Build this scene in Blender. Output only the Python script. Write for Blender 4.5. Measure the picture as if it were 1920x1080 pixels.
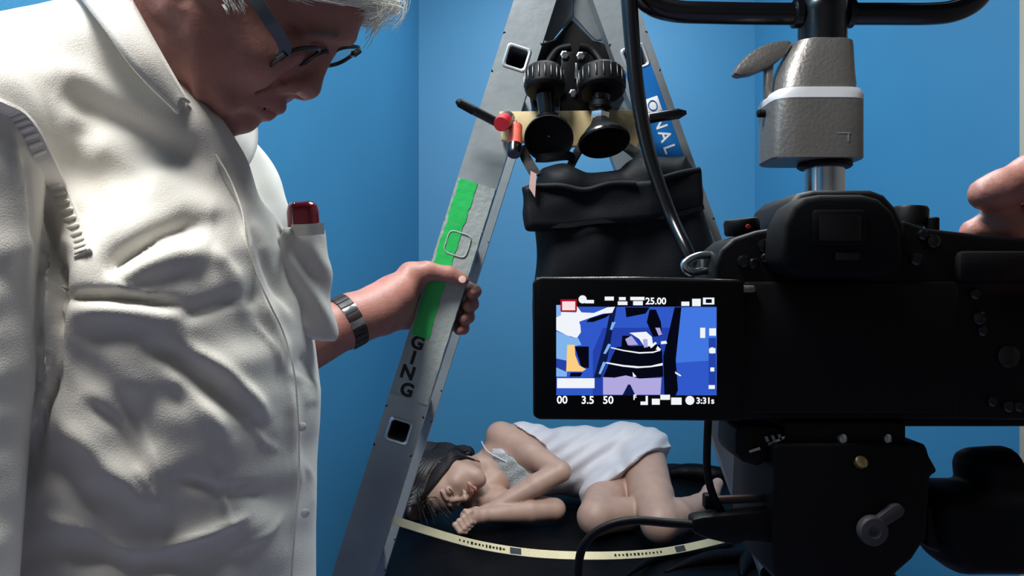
import bpy, bmesh, math, random
import numpy as np
from mathutils import Vector, Matrix, Quaternion
random.seed(7); np.random.seed(7)
for o in list(bpy.data.objects): bpy.data.objects.remove(o)
SC = bpy.context.scene; COL = SC.collection

# ------------------------------------------------------------------ camera, world, lights, exposure
CAMZ = 1.25; FPX = 1920 * 26.0 / 36.0
cd = bpy.data.cameras.new('camera'); cd.lens = 26; cd.sensor_width = 36; cd.clip_start = 0.01
cam = bpy.data.objects.new('render_camera', cd); COL.objects.link(cam)
cam.location = (0, 0, CAMZ); cam.rotation_euler = (math.pi / 2, 0, 0); SC.camera = cam
w = bpy.data.worlds.new('world'); SC.world = w; w.use_nodes = True
w.node_tree.nodes['Background'].inputs[0].default_value = (0.55, 0.75, 1.0, 1)
w.node_tree.nodes['Background'].inputs[1].default_value = 0.08
def area(name, loc, target, size, power, color):
    l = bpy.data.lights.new(name, 'AREA'); l.shape = 'RECTANGLE'; l.size = size[0]; l.size_y = size[1]
    l.energy = power; l.color = color
    o = bpy.data.objects.new(name, l); COL.objects.link(o); o.location = loc
    o.rotation_euler = (Vector(target) - Vector(loc)).to_track_quat('-Z', 'Y').to_euler()
    return o
area('niche_ceiling_light', (0.36, 2.42, 2.70), (0.36, 3.25, 1.6), (0.9, 0.35), 19, (0.88, 0.98, 1.0))
area('ladder_ceiling_light', (0.22, 1.25, 2.66), (0.15, 1.3, 0.9), (0.6, 0.6), 33, (0.86, 0.96, 1.0))
area('rear_ceiling_light', (-0.48, 0.34, 2.6), (-0.42, 0.56, 1.2), (0.45, 0.45), 45, (1.0, 0.985, 0.955))
vs = SC.view_settings
vs.view_transform = 'Standard'; vs.look = 'None'; vs.gamma = 1; vs.use_curve_mapping = False; vs.exposure = 0.0

# ------------------------------------------------------------------ helpers
def P(px, py, D):
    return Vector(((px - 960) / FPX * D, D, CAMZ - (py - 540) / FPX * D))
def lin(r, g, b):
    f = lambda c: (c / 255 / 12.92) if c / 255 <= 0.04045 else ((c / 255 + 0.055) / 1.055) ** 2.4
    return (f(r), f(g), f(b), 1)
MATS = {}
def mat(name, rgb, rough=0.6, metal=0.0, bump=None, var=None, emit=None, coat=0, sheen=0, sss=0, alpha=None, spec=None):
    """procedural principled material; bump=(scale,strength[,detail]); var=(scale,amount)"""
    if name in MATS: return MATS[name]
    m = bpy.data.materials.new(name); m.use_nodes = True; nt = m.node_tree; b = nt.nodes['Principled BSDF']
    c = lin(*rgb); b.inputs['Base Color'].default_value = c
    b.inputs['Roughness'].default_value = rough; b.inputs['Metallic'].default_value = metal
    if coat: b.inputs['Coat Weight'].default_value = coat
    if sheen: b.inputs['Sheen Weight'].default_value = sheen
    if spec is not None: b.inputs['Specular IOR Level'].default_value = spec
    if sss:
        b.inputs['Subsurface Weight'].default_value = sss; b.inputs['Subsurface Radius'].default_value = (0.01, 0.004, 0.002)
        b.inputs['Subsurface Scale'].default_value = 0.4
    if emit: b.inputs['Emission Color'].default_value = c; b.inputs['Emission Strength'].default_value = emit
    if alpha is not None:
        b.inputs['Transmission Weight'].default_value = alpha; b.inputs['IOR'].default_value = 1.05
    tc = nt.nodes.new('ShaderNodeTexCoord')
    if var:
        n = nt.nodes.new('ShaderNodeTexNoise'); n.inputs['Scale'].default_value = var[0]; n.inputs['Detail'].default_value = 6
        nt.links.new(tc.outputs['Object'], n.inputs['Vector'])
        r = nt.nodes.new('ShaderNodeValToRGB'); a = var[1]
        r.color_ramp.elements[0].position = 0.3; r.color_ramp.elements[1].position = 0.7
        r.color_ramp.elements[0].color = (c[0] * (1 - a), c[1] * (1 - a), c[2] * (1 - a), 1)
        r.color_ramp.elements[1].color = (min(1, c[0] * (1 + a)), min(1, c[1] * (1 + a)), min(1, c[2] * (1 + a)), 1)
        nt.links.new(n.outputs['Fac'], r.inputs['Fac']); nt.links.new(r.outputs['Color'], b.inputs['Base Color'])
    if bump:
        n = nt.nodes.new('ShaderNodeTexNoise'); n.inputs['Scale'].default_value = bump[0]
        n.inputs['Detail'].default_value = bump[2] if len(bump) > 2 else 4
        nt.links.new(tc.outputs['Object'], n.inputs['Vector'])
        bm_ = nt.nodes.new('ShaderNodeBump'); bm_.inputs['Strength'].default_value = bump[1]; bm_.inputs['Distance'].default_value = 0.01
        nt.links.new(n.outputs['Fac'], bm_.inputs['Height']); nt.links.new(bm_.outputs['Normal'], b.inputs['Normal'])
    MATS[name] = m
    return m
M_WALL = mat('blue_paint', (56, 126, 168), 0.55, bump=(180, 0.05), var=(1.5, 0.05))
M_FLOOR = mat('lilac_floor', (150, 150, 190), 0.6, var=(4, 0.1))
M_BEIGE = mat('beige_wall_paint', (110, 104, 98), 0.7, bump=(120, 0.04), var=(2, 0.05))
M_CEIL = mat('ceiling_paint', (100, 102, 104), 0.8, bump=(120, 0.04))
M_TRIM = mat('beige_trim', (176, 168, 150), 0.5, var=(6, 0.05))
M_SHIRT = mat('cream_cotton', (226, 222, 213), 0.85, bump=(900, 0.12, 2), sheen=0.15)
M_SKIN = mat('ruddy_skin', (156, 106, 95), 0.5, var=(45, 0.14), bump=(260, 0.08), sss=0.08)
M_SKINW = mat('pale_skin', (172, 138, 122), 0.5, var=(30, 0.06), bump=(300, 0.05), sss=0.08)
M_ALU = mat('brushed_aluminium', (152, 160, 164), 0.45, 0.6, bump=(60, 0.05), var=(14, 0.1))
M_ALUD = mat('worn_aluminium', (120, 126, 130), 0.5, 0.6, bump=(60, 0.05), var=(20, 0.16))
M_RUNG = mat('shaded_rung_aluminium', (58, 62, 68), 0.6, 0.3, var=(30, .1))  # shade inside the hollow rungs is put into this dark base colour
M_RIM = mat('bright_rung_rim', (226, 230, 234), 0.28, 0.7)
M_BLACK = mat('black_plastic', (5, 5, 8), 0.5, bump=(700, 0.03), spec=0.18)
M_BLACKG = mat('glossy_black', (12, 12, 15), 0.22)
M_RUBBER = mat('black_rubber', (4, 4, 7), 0.7, bump=(500, 0.03), spec=0.18)
M_BLKCLOTH = mat('black_sateen_cloth', (2, 3, 6), 0.5, bump=(40, 0.3), spec=0.1)
M_BAG = mat('black_nylon', (8, 12, 18), 0.6, bump=(400, 0.08), var=(14, 0.25), spec=0.18)
M_STEEL = mat('polished_steel', (200, 204, 208), 0.2, 0.95)
M_GUN = mat('grey_cast_metal', (136, 132, 128), 0.42, 0.7, bump=(220, 0.12), var=(9, 0.12))
M_WHITE = mat('white_edge', (235, 236, 238), 0.4)
M_WOOD = mat('pale_plywood', (196, 176, 132), 0.65, bump=(60, 0.1), var=(18, 0.12))
M_GREEN = mat('green_gaffer_tape', (28, 178, 84), 0.5, bump=(80, 0.1), var=(30, 0.06))
M_TAPE = mat('pale_cloth_tape', (150, 158, 156), 0.6, bump=(120, 0.15), var=(25, 0.08))
M_INK = mat('black_ink', (10, 10, 14), 0.7)
M_STRAP = mat('cream_webbing', (236, 226, 186), 0.75, bump=(500, 0.15), var=(40, 0.06))
M_STICK = mat('blue_sticker', (16, 104, 178), 0.4)
M_RED = mat('red_plastic', (176, 22, 40), 0.35)
M_ORANGE = mat('orange_red_label', (214, 92, 70), 0.5, var=(120, 0.15))
M_CASE = mat('burgundy_enamel', (132, 18, 44), 0.22, 0.1, coat=0.5)
M_DRESS = mat('pale_satin', (192, 186, 190), 0.55, bump=(90, 0.12), sheen=0.2)
M_LACE = mat('grey_lace', (168, 172, 172), 0.8, bump=(240, 0.6), var=(160, 0.22))
M_HAIRW = mat('dark_brown_hair', (26, 19, 19), 0.5)
M_HAIRM = mat('white_hair', (224, 222, 210), 0.45)
M_LENS = mat('spectacle_glass', (235, 240, 245), 0.03, alpha=1.0)
M_TEMPLE = mat('grey_temple', (88, 92, 96), 0.35, 0.4)
M_TROUS = mat('dark_trousers', (38, 40, 48), 0.8, bump=(400, 0.1))
M_PINK = mat('pale_pink_paper', (206, 170, 160), 0.7)
M_LIP = mat('muted_lips', (160, 92, 88), 0.45)

def new(name, me, m, parent=None):
    o = bpy.data.objects.new(name, me); COL.objects.link(o)
    if m is not None and not me.materials: me.materials.append(m)
    if parent is not None: o.parent = parent; o.matrix_parent_inverse = parent.matrix_world.inverted()
    return o
def tag(o, label=None, cat=None, group=None, kind=None):
    for k, v in (('label', label), ('category', cat), ('group', group), ('kind', kind)):
        if v: o[k] = v
    return o
def empty(name, loc, label=None, cat=None, group=None):
    o = bpy.data.objects.new(name, None); COL.objects.link(o); o.location = loc
    o.matrix_world = Matrix.Translation(Vector(loc))
    return tag(o, label, cat, group)
def smooth(me, ang=40):
    for p in me.polygons: p.use_smooth = True
    try:
        me.set_sharp_from_angle(angle=math.radians(ang))
    except Exception: pass
def from_bm(name, bm, m, parent=None, ang=40, bev=0, seg=2):
    if bev:
        es = [e for e in bm.edges if len(e.link_faces) == 2 and e.calc_face_angle(0) > 0.6]
        bmesh.ops.bevel(bm, geom=es, offset=bev, segments=seg, profile=0.5, affect='EDGES', clamp_overlap=True)
    bmesh.ops.recalc_face_normals(bm, faces=bm.faces)
    me = bpy.data.meshes.new(name); bm.to_mesh(me); bm.free(); smooth(me, ang)
    return new(name, me, m, parent)
def box(name, c, s, m, parent=None, bev=0.002, rot=None, seg=2):
    bm = bmesh.new(); bmesh.ops.create_cube(bm, size=1)
    bmesh.ops.scale(bm, vec=s, verts=bm.verts)
    T = Matrix.Translation(Vector(c)) @ (rot.to_4x4() if rot is not None else Matrix.Identity(4))
    es = list(bm.edges)
    if bev: bmesh.ops.bevel(bm, geom=es, offset=min(bev, min(s) * 0.45), segments=seg, profile=0.5, affect='EDGES')
    bmesh.ops.transform(bm, matrix=T, verts=bm.verts)
    return from_bm(name, bm, m, parent)
def pbox(name, x0, y0, x1, y1, D, depth, m, parent=None, bev=0.002, seg=2):
    a = P(x0, y0, D); b = P(x1, y1, D)
    return box(name, ((a.x + b.x) / 2, D + depth / 2, (a.z + b.z) / 2), (abs(b.x - a.x), depth, abs(a.z - b.z)), m, parent, bev, None, seg)
def prism(name, pts, D, depth, m, parent=None, bev=0.0, seg=2, ang=40):
    """outline in picture units at distance D, extruded away from the viewer by depth"""
    bm = bmesh.new()
    f = bm.faces.new([bm.verts.new(P(x, y, D)) for x, y in pts])
    r = bmesh.ops.extrude_face_region(bm, geom=[f])
    bmesh.ops.translate(bm, vec=(0, depth, 0), verts=[v for v in r['geom'] if isinstance(v, bmesh.types.BMVert)])
    return from_bm(name, bm, m, parent, ang, bev, seg)
def frame_from(axis):
    a = Vector(axis).normalized(); t = Vector((0, 0, 1)) if abs(a.z) < 0.9 else Vector((1, 0, 0))
    x = a.cross(t).normalized(); y = a.cross(x).normalized()
    return a, x, y
def lathe(name, base, axis, prof, m, parent=None, n=32, ang=35, close=True):
    """prof: list of (distance along axis, radius)"""
    a, x, y = frame_from(axis); base = Vector(base); bm = bmesh.new(); rings = []
    for t, r in prof:
        rings.append([bm.verts.new(base + a * t + (x * math.cos(2 * math.pi * i / n) + y * math.sin(2 * math.pi * i / n)) * max(r, 1e-5)) for i in range(n)])
    for A, B in zip(rings, rings[1:]):
        for i in range(n): bm.faces.new((A[i], A[(i + 1) % n], B[(i + 1) % n], B[i]))
    if close: bm.faces.new(rings[0][::-1]); bm.faces.new(rings[-1])
    return from_bm(name, bm, m, parent, ang)
def spline(pts, n=8):
    pts = [Vector(p) for p in pts]; out = []
    for i in range(len(pts) - 1):
        p0 = pts[max(i - 1, 0)]; p1 = pts[i]; p2 = pts[i + 1]; p3 = pts[min(i + 2, len(pts) - 1)]
        for k in range(n):
            t = k / n
            out.append(0.5 * ((2 * p1) + (p2 - p0) * t + (2 * p0 - 5 * p1 + 4 * p2 - p3) * t * t + (3 * p1 - p0 - 3 * p2 + p3) * t ** 3))
    out.append(pts[-1]); return out
def tube_bm(bm, pts, rad, n=10, cap=True):
    pts = [Vector(p) for p in pts]; rings = []; up = None
    for i, p in enumerate(pts):
        d = (pts[min(i + 1, len(pts) - 1)] - pts[max(i - 1, 0)]).normalized()
        if up is None: _, up, _ = frame_from(d)
        up = (up - d * up.dot(d)).normalized(); s = d.cross(up)
        r = rad(i / (len(pts) - 1)) if callable(rad) else rad
        rings.append([bm.verts.new(p + (up * math.cos(2 * math.pi * k / n) + s * math.sin(2 * math.pi * k / n)) * r) for k in range(n)])
    for A, B in zip(rings, rings[1:]):
        for k in range(n): bm.faces.new((A[k], A[(k + 1) % n], B[(k + 1) % n], B[k]))
    if cap: bm.faces.new(rings[0][::-1]); bm.faces.new(rings[-1])
def tube(name, pts, rad, m, parent=None, n=12, sp=8):
    bm = bmesh.new(); tube_bm(bm, spline(pts, sp) if sp else pts, rad, n)
    return from_bm(name, bm, m, parent, 60)
def band(name, pts, wdir, width, thick, m, parent=None, sp=10):
    """flat strip swept along pts; wdir = direction of its width"""
    pts = spline(pts, sp) if sp else [Vector(p) for p in pts]; W = Vector(wdir).normalized(); bm = bmesh.new(); rings = []
    for i, p in enumerate(pts):
        d = (pts[min(i + 1, len(pts) - 1)] - pts[max(i - 1, 0)]).normalized()
        wv = (W - d * W.dot(d)).normalized() * width / 2; nv = d.cross(wv).normalized() * thick / 2
        rings.append([bm.verts.new(p + a * wv + b * nv) for a, b in ((-1, -1), (1, -1), (1, 1), (-1, 1))])
    for A, B in zip(rings, rings[1:]):
        for k in range(4): bm.faces.new((A[k], A[(k + 1) % 4], B[(k + 1) % 4], B[k]))
    bm.faces.new(rings[0][::-1]); bm.faces.new(rings[-1])
    return from_bm(name, bm, m, parent, 30)
def text(name, s, size, M, m, parent=None, extr=0.0002, align='CENTER', bold=0.0):
    c = bpy.data.curves.new(name, 'FONT'); c.body = s; c.size = size; c.extrude = extr; c.align_x = align; c.align_y = 'CENTER'
    c.resolution_u = 3; c.offset = bold
    t = bpy.data.objects.new(name + '_tmp', c); COL.objects.link(t)
    dg = bpy.context.evaluated_depsgraph_get(); me = bpy.data.meshes.new_from_object(t.evaluated_get(dg))
    bpy.data.objects.remove(t); me.transform(M); me.name = name
    me.materials.clear()
    return new(name, me, m, parent)
def face_cam(loc, roll=0, sx=1, sy=1):
    """matrix for flat lettering that lies in an X-Z plane facing -Y"""
    return Matrix.Translation(Vector(loc)) @ Matrix.Rotation(math.pi / 2, 4, 'X') @ Matrix.Rotation(roll, 4, 'Z') @ Matrix.Diagonal((sx, sy, 1, 1))

# ------------------------------------------------------------------ implicit surfaces (numpy) for bodies and cloth
class Field:
    def __init__(s, lo, hi, h):
        s.lo = np.array(lo, np.float32); s.h = h
        s.n = np.ceil((np.array(hi) - np.array(lo)) / h).astype(int) + 1
        s.ax = [s.lo[i] + h * np.arange(s.n[i], dtype=np.float32) for i in range(3)]
        s.f = np.full(tuple(s.n), 0.5, np.float32)
    def sl(s, lo, hi):
        r = []
        for i in range(3):
            a = max(0, int(math.floor((lo[i] - s.lo[i]) / s.h))); b = min(int(s.n[i]), int(math.ceil((hi[i] - s.lo[i]) / s.h)) + 1)
            if b <= a: return None
            r.append(slice(a, b))
        return tuple(r)
    def pts(s, q): return (s.ax[0][q[0]][:, None, None], s.ax[1][q[1]][None, :, None], s.ax[2][q[2]][None, None, :])
    def put(s, q, d, k, op):
        g = s.f[q]
        if op == 'u':
            if k > 0:
                h = np.clip(0.5 + 0.5 * (g - d) / k, 0, 1); s.f[q] = g + (d - g) * h - k * h * (1 - h)
            else: s.f[q] = np.minimum(g, d)
        else:
            d = -d
            if k > 0:
                h = np.clip(0.5 - 0.5 * (g - d) / k, 0, 1); s.f[q] = g + (d - g) * h + k * h * (1 - h)
            else: s.f[q] = np.maximum(g, d)
    def cap(s, a, b, ra, rb=None, k=0.01, op='u'):
        rb = ra if rb is None else rb; a = Vector(a); b = Vector(b); m = max(ra, rb) + k + 3 * s.h
        q = s.sl([min(a[i], b[i]) - m for i in range(3)], [max(a[i], b[i]) + m for i in range(3)])
        if q is None: return s
        x, y, z = s.pts(q); ab = b - a; L = max(ab.length_squared, 1e-9)
        t = np.clip(((x - a.x) * ab.x + (y - a.y) * ab.y + (z - a.z) * ab.z) / L, 0, 1)
        d = np.sqrt((x - a.x - t * ab.x) ** 2 + (y - a.y - t * ab.y) ** 2 + (z - a.z - t * ab.z) ** 2) - (ra + (rb - ra) * t)
        s.put(q, d, k, op); return s
    def chain(s, pts, rads, k=0.01, kj=None):
        for i in range(len(pts) - 1): s.cap(pts[i], pts[i + 1], rads[i], rads[i + 1], k)
        return s
    def ell(s, c, r, k=0.01, R=None, op='u'):
        c = Vector(c); m = max(r) + k + 3 * s.h
        q = s.sl([c[i] - m for i in range(3)], [c[i] + m for i in range(3)])
        if q is None: return s
        x, y, z = s.pts(q); x = x - c.x; y = y - c.y; z = z - c.z
        if R is not None:  # rows of R: local axes
            A, B, C = R; x, y, z = (x * A[0] + y * A[1] + z * A[2], x * B[0] + y * B[1] + z * B[2], x * C[0] + y * C[1] + z * C[2])
        k0 = np.sqrt((x / r[0]) ** 2 + (y / r[1]) ** 2 + (z / r[2]) ** 2)
        k1 = np.sqrt((x / r[0] ** 2) ** 2 + (y / r[1] ** 2) ** 2 + (z / r[2] ** 2) ** 2)
        s.put(q, k0 * (k0 - 1) / np.maximum(k1, 1e-6), k, op); return s
    def cut(s, p, n, k=0.0):
        """remove the side the normal n points to"""
        p = Vector(p); n = Vector(n).normalized(); x, y, z = s.pts((slice(None),) * 3)
        d = (x - p.x) * n.x + (y - p.y) * n.y + (z - p.z) * n.z
        s.put((slice(None),) * 3, -d, k, 's'); return s
    def profile(s, poly, yc, W, R, k=0.02, shear=0.0, Wf=None, pw=2.0):
        """inflate an outline drawn in the X-Z plane about the plane Y = yc + shear*(x-x0)"""
        poly = np.array([(p[0], p[1]) for p in poly], np.float32); X = s.ax[0][:, None]; Z = s.ax[2][None, :]
        dist = np.full((s.n[0], s.n[2]), 9.0, np.float32); ins = np.zeros((s.n[0], s.n[2]), bool)
        for i in range(len(poly)):
            ax, az = poly[i]; bx, bz = poly[(i + 1) % len(poly)]
            ex, ez = bx - ax, bz - az; t = np.clip(((X - ax) * ex + (Z - az) * ez) / max(ex * ex + ez * ez, 1e-12), 0, 1)
            dist = np.minimum(dist, np.hypot(X - ax - t * ex, Z - az - t * ez))
            c = ((az > Z) != (bz > Z)) & (X < ex * (Z - az) / (ez if abs(ez) > 1e-9 else 1e-9) + ax); ins ^= c
        sd = np.where(ins, dist, -dist)
        e = np.maximum(1 - sd / R, 0)[:, None, :]
        Wm = W if Wf is None else Wf(X, Z)[:, None, :]
        yy = (s.ax[1][None, :, None] - yc - shear * (s.ax[0][:, None, None] - float(poly[:, 0].mean()))) / Wm
        d = ((np.abs(yy) ** pw + e ** pw) ** (1 / pw) - 1) * min(W, R)
        s.put((slice(None),) * 3, d.astype(np.float32), k, 'u'); return s
    def surface(s):
        f = s.f; ins = f < 0
        nx, ny, nz = f.shape
        cnt = np.zeros((nx - 1, ny - 1, nz - 1), np.int8)
        offs = [(i, j, k) for i in (0, 1) for j in (0, 1) for k in (0, 1)]
        for i, j, k in offs: cnt += ins[i:nx - 1 + i, j:ny - 1 + j, k:nz - 1 + k]
        act = (cnt > 0) & (cnt < 8); idx = np.argwhere(act)
        vals = np.stack([f[idx[:, 0] + i, idx[:, 1] + j, idx[:, 2] + k] for i, j, k in offs], 1)
        acc = np.zeros((len(idx), 3)); num = np.zeros(len(idx))
        for a in range(8):
            for b in range(a + 1, 8):
                da = np.array(offs[a]); db = np.array(offs[b])
                if np.abs(da - db).sum() != 1: continue
                va, vb = vals[:, a], vals[:, b]; cr = (va < 0) != (vb < 0)
                t = np.where(cr, va / np.where(cr, va - vb, 1), 0)
                acc += np.where(cr[:, None], da + (db - da) * t[:, None], 0); num += cr
        V = (idx + acc / num[:, None]) * s.h + s.lo
        vid = np.full(act.shape, -1, np.int64); vid[act] = np.arange(len(idx))
        F = []
        c = ins[:-1, 1:-1, 1:-1] != ins[1:, 1:-1, 1:-1]; e = np.argwhere(c); fl = ins[:-1, 1:-1, 1:-1][c]
        i, j, k = e.T; q = np.stack([vid[i, j, k], vid[i, j + 1, k], vid[i, j + 1, k + 1], vid[i, j, k + 1]], 1); q[~fl] = q[~fl][:, ::-1]; F.append(q)
        c = ins[1:-1, :-1, 1:-1] != ins[1:-1, 1:, 1:-1]; e = np.argwhere(c); fl = ins[1:-1, :-1, 1:-1][c]
        i, j, k = e.T; q = np.stack([vid[i, j, k], vid[i, j, k + 1], vid[i + 1, j, k + 1], vid[i + 1, j, k]], 1); q[~fl] = q[~fl][:, ::-1]; F.append(q)
        c = ins[1:-1, 1:-1, :-1] != ins[1:-1, 1:-1, 1:]; e = np.argwhere(c); fl = ins[1:-1, 1:-1, :-1][c]
        i, j, k = e.T; q = np.stack([vid[i, j, k], vid[i + 1, j, k], vid[i + 1, j + 1, k], vid[i, j + 1, k]], 1); q[~fl] = q[~fl][:, ::-1]; F.append(q)
        return V, np.concatenate(F)
def relax(V, F, n=2, lam=0.5):
    for _ in range(n):
        S = np.zeros_like(V); C = np.zeros(len(V))
        for a in range(4):
            b = (a + 1) % 4
            for p, q in ((a, b), (b, a)):
                for d in range(3): S[:, d] += np.bincount(F[:, p], V[F[:, q], d], len(V))
                C += np.bincount(F[:, p], minlength=len(V))
        V = V + lam * (S / np.maximum(C, 1)[:, None] - V)
    return V
def normals(V, F):
    n = np.cross(V[F[:, 2]] - V[F[:, 0]], V[F[:, 3]] - V[F[:, 1]]); N = np.zeros_like(V)
    for a in range(4):
        for d in range(3): N[:, d] += np.bincount(F[:, a], n[:, d], len(V))
    return N / np.maximum(np.linalg.norm(N, axis=1), 1e-12)[:, None]
def np_mesh(name, parts):
    V = np.concatenate([p[0] for p in parts]); o = 0; Fs = []
    for p in parts: Fs.append(p[1] + o); o += len(p[0])
    F = np.concatenate(Fs); me = bpy.data.meshes.new(name)
    me.vertices.add(len(V)); me.vertices.foreach_set('co', V.astype(np.float32).ravel())
    me.loops.add(len(F) * 4); me.loops.foreach_set('vertex_index', F.astype(np.int32).ravel())
    me.polygons.add(len(F)); me.polygons.foreach_set('loop_start', np.arange(0, len(F) * 4, 4, dtype=np.int32))
    me.update(calc_edges=True); me.validate()
    me.polygons.foreach_set('use_smooth', np.ones(len(me.polygons), bool)); me.update()
    return me
def px_of(V):
    return 960 + V[:, 0] / V[:, 1] * FPX, 540 - (V[:, 2] - CAMZ) / V[:, 1] * FPX

# ------------------------------------------------------------------ the setting: a small blue room with a deep niche
def wall(name, p, q, z0, z1, m, t=0.08):
    p = Vector((p[0], p[1], 0)); q = Vector((q[0], q[1], 0)); d = (q - p).normalized(); n = Vector((d.y, -d.x, 0)) * t   # n points outward for anticlockwise order
    bm = bmesh.new(); vs_ = [bm.verts.new(v + Vector((0, 0, z))) for z in (z0, z1) for v in (p, q, q + n, p + n)]
    for f in ((0, 1, 2, 3), (4, 5, 6, 7), (0, 1, 5, 4), (1, 2, 6, 5), (2, 3, 7, 6), (3, 0, 4, 7)): bm.faces.new([vs_[i] for i in f])
    return tag(from_bm(name, bm, m), kind='structure')
ZC = 2.75
LC, RC = (-0.416, 3.3), (1.083, 3.3)
LF, RF = (-1.0, -1.2), (1.42, 1.95)
wall('wall_back', RC, LC, 0, ZC, M_WALL)
wall('wall_left', LC, LF, 0, ZC, M_WALL)
wall('wall_rear', LF, (1.42, -1.2), 0, ZC, M_BEIGE)
wall('wall_right', RF, RC, 0, ZC, M_WALL)
wall('wall_right_front', (1.42, -1.2), RF, 0, ZC, M_BEIGE)
tag(box('floor', (0, 1.1, -0.03), (3.9, 4.8, 0.06), M_FLOOR, bev=0), kind='structure')
tag(box('ceiling', (0, 1.1, ZC + 0.03), (3.9, 4.8, 0.06), M_CEIL, bev=0), kind='structure')
# pale door trim on the right-hand wall
d_ = (Vector((RF[0], RF[1], 0)) - Vector((RC[0], RC[1], 0))).normalized()
tp = Vector((1.397, 2.044, 0)); ra = math.atan2(d_.y, d_.x)
tag(box('trim_1', tp + d_ * 0.078 + Vector((-0.015, -0.004, 1.1)), (0.09, 0.035, 2.2), M_TRIM, bev=0.004, rot=Matrix.Rotation(ra, 3, 'Z')), kind='structure')

# ------------------------------------------------------------------ draped platform in the niche
PZ = 0.47
def make_platform():
    bm = bmesh.new(); nx, ny = 90, 70; rows = []
    x0, x1, y0, y1 = -0.40, 1.05, 1.92, 3.27
    rnd = random.Random(3); ph = [(rnd.uniform(4, 16), rnd.uniform(-6, 6), rnd.uniform(0, 6.28), rnd.uniform(0.001, 0.004)) for _ in range(9)]
    prof = [(y1, 0)] ; 
    def hz(x, y): return PZ + sum(a * math.sin(fx * x * 2 + fy * y * 2 + p) for fx, fy, p, a in ph)
    pathy = [('t', y1 - (y1 - y0) * j / ny) for j in range(ny + 1)] + [('d', PZ * k / 14) for k in range(1, 15)]
    for kind, v in pathy:
        row = []
        for i in range(nx + 1):
            x = x0 + (x1 - x0) * i / nx
            if kind == 't': row.append(bm.verts.new((x, v, hz(x, v) - 0.004)))
            else:
                a = v / PZ; row.append(bm.verts.new((x, y0 - 0.012 - 0.03 * a * (1 + math.sin(x * 38 + 2 * math.sin(x * 9))), max(hz(x, y0) - 0.004 - v, 0.004))))
        rows.append(row)
    for A, B in zip(rows, rows[1:]):
        for i in range(nx): bm.faces.new((A[i], A[i + 1], B[i + 1], B[i]))
    root = empty('draped_platform', (0.32, 2.6, 0), 'low platform draped in black cloth under the sleeping woman', 'platform')
    from_bm('drape', bm, M_BLKCLOTH, root, 80)
    box('base', (0.325, 2.61, 0.222), (1.42, 1.30, 0.44), M_BLACK, root, 0.004)
    # a rumpled fold of the cloth on the right and loose creases near the edge
    for i, (pts, r) in enumerate([(((0.42, 2.03, PZ), (0.55, 2.10, PZ + .012), (0.68, 2.14, PZ + .008), (0.86, 2.2, PZ)), .016),
                                  (((0.30, 1.99, PZ), (0.42, 2.12, PZ + .008), (0.60, 2.20, PZ + .004), (0.7, 2.3, PZ)), .012),
                                  (((0.62, 2.0, PZ), (0.66, 2.08, PZ + .012), (0.72, 2.12, PZ + .01), (0.86, 2.05, PZ)), .018),
                                  (((0.55, 3.0, PZ), (0.7, 3.05, PZ + .02), (0.85, 3.0, PZ + .02), (1.0, 3.1, PZ)), .03)]):
        tube('cloth_fold', pts, lambda t, r=r: r * (0.25 + math.sin(math.pi * t)), M_BLKCLOTH, root, 10)
make_platform()

# ------------------------------------------------------------------ double-sided aluminium ladder seen edge-on
LD = empty('step_ladder', (0.09, 1.2, 0), 'aluminium double-sided step ladder with green tape on one leg', 'ladder')
DN, DF, SD = 1.05, 1.32, 0.026           # front face of near legs, front face of far legs, leg thickness
SW = 0.0575
def xl(py): return 1003 - 0.316 * py
def xr(py): return 1152 + 0.360 * py
def leg_pt(fx, py): return P(fx(py), py, DN)
APEX = -215
def stile_bm(fx, D, holes):
    b = leg_pt(fx, 2188); t = leg_pt(fx, APEX); b.y = t.y = D; a = (t - b).normalized(); c = Vector((a.z, 0, -a.x)); L = (t - b).length
    bm = bmesh.new(); hw = SW / 2; S = [((leg_pt(fx, h).z - b.z) / a.z) for h in holes]; S = sorted(s for s in S if 0.05 < s < L - 0.04)
    W = lambda s, u, dy: bm.verts.new(b + a * s + c * u + Vector((0, dy, 0)))
    hs = 0.0145; R_ = 0.005; ring = []
    for (cx, cy, a0) in ((hs - R_, hs - R_, 0), (-hs + R_, hs - R_, 90), (-hs + R_, -hs + R_, 180), (hs - R_, -hs + R_, 270)):
        for k in range(4): an = math.radians(a0 + 30 * k); ring.append((cx + R_ * math.cos(an), cy + R_ * math.sin(an)))
    def sq(u, v, q): m = max(abs(u), abs(v)); return u / m * q[0], v / m * q[1]
    cuts = [0]
    for s in S: cuts += [s - 0.03, s + 0.03]
    cuts.append(L)
    for dy in (0, SD):
        for i in range(0, len(cuts), 2):
            bm.faces.new([W(cuts[i], -hw, dy), W(cuts[i], hw, dy), W(cuts[i + 1], hw, dy), W(cuts[i + 1], -hw, dy)])
    for s in S:
        inn = [[W(s + p[0], p[1], dy) for p in ring] for dy in (0, SD)]
        for k, dy in enumerate((0, SD)):
            out = [W(s + q[0], q[1], dy) for q in (sq(p[0], p[1], (0.03, hw)) for p in ring)]
            for i in range(16): bm.faces.new((out[i], out[(i + 1) % 16], inn[k][(i + 1) % 16], inn[k][i]))
        for i in range(16): bm.faces.new((inn[0][i], inn[0][(i + 1) % 16], inn[1][(i + 1) % 16], inn[1][i]))
    for u in (-hw, hw): bm.faces.new([W(0, u, 0), W(0, u, SD), W(L, u, SD), W(L, u, 0)])
    for s in (0, L): bm.faces.new([W(s, -hw, 0), W(s, hw, 0), W(s, hw, SD), W(s, -hw, SD)])
    bmesh.ops.remove_doubles(bm, verts=bm.verts, dist=1e-5)
    return bm, b, a, c, S
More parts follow.
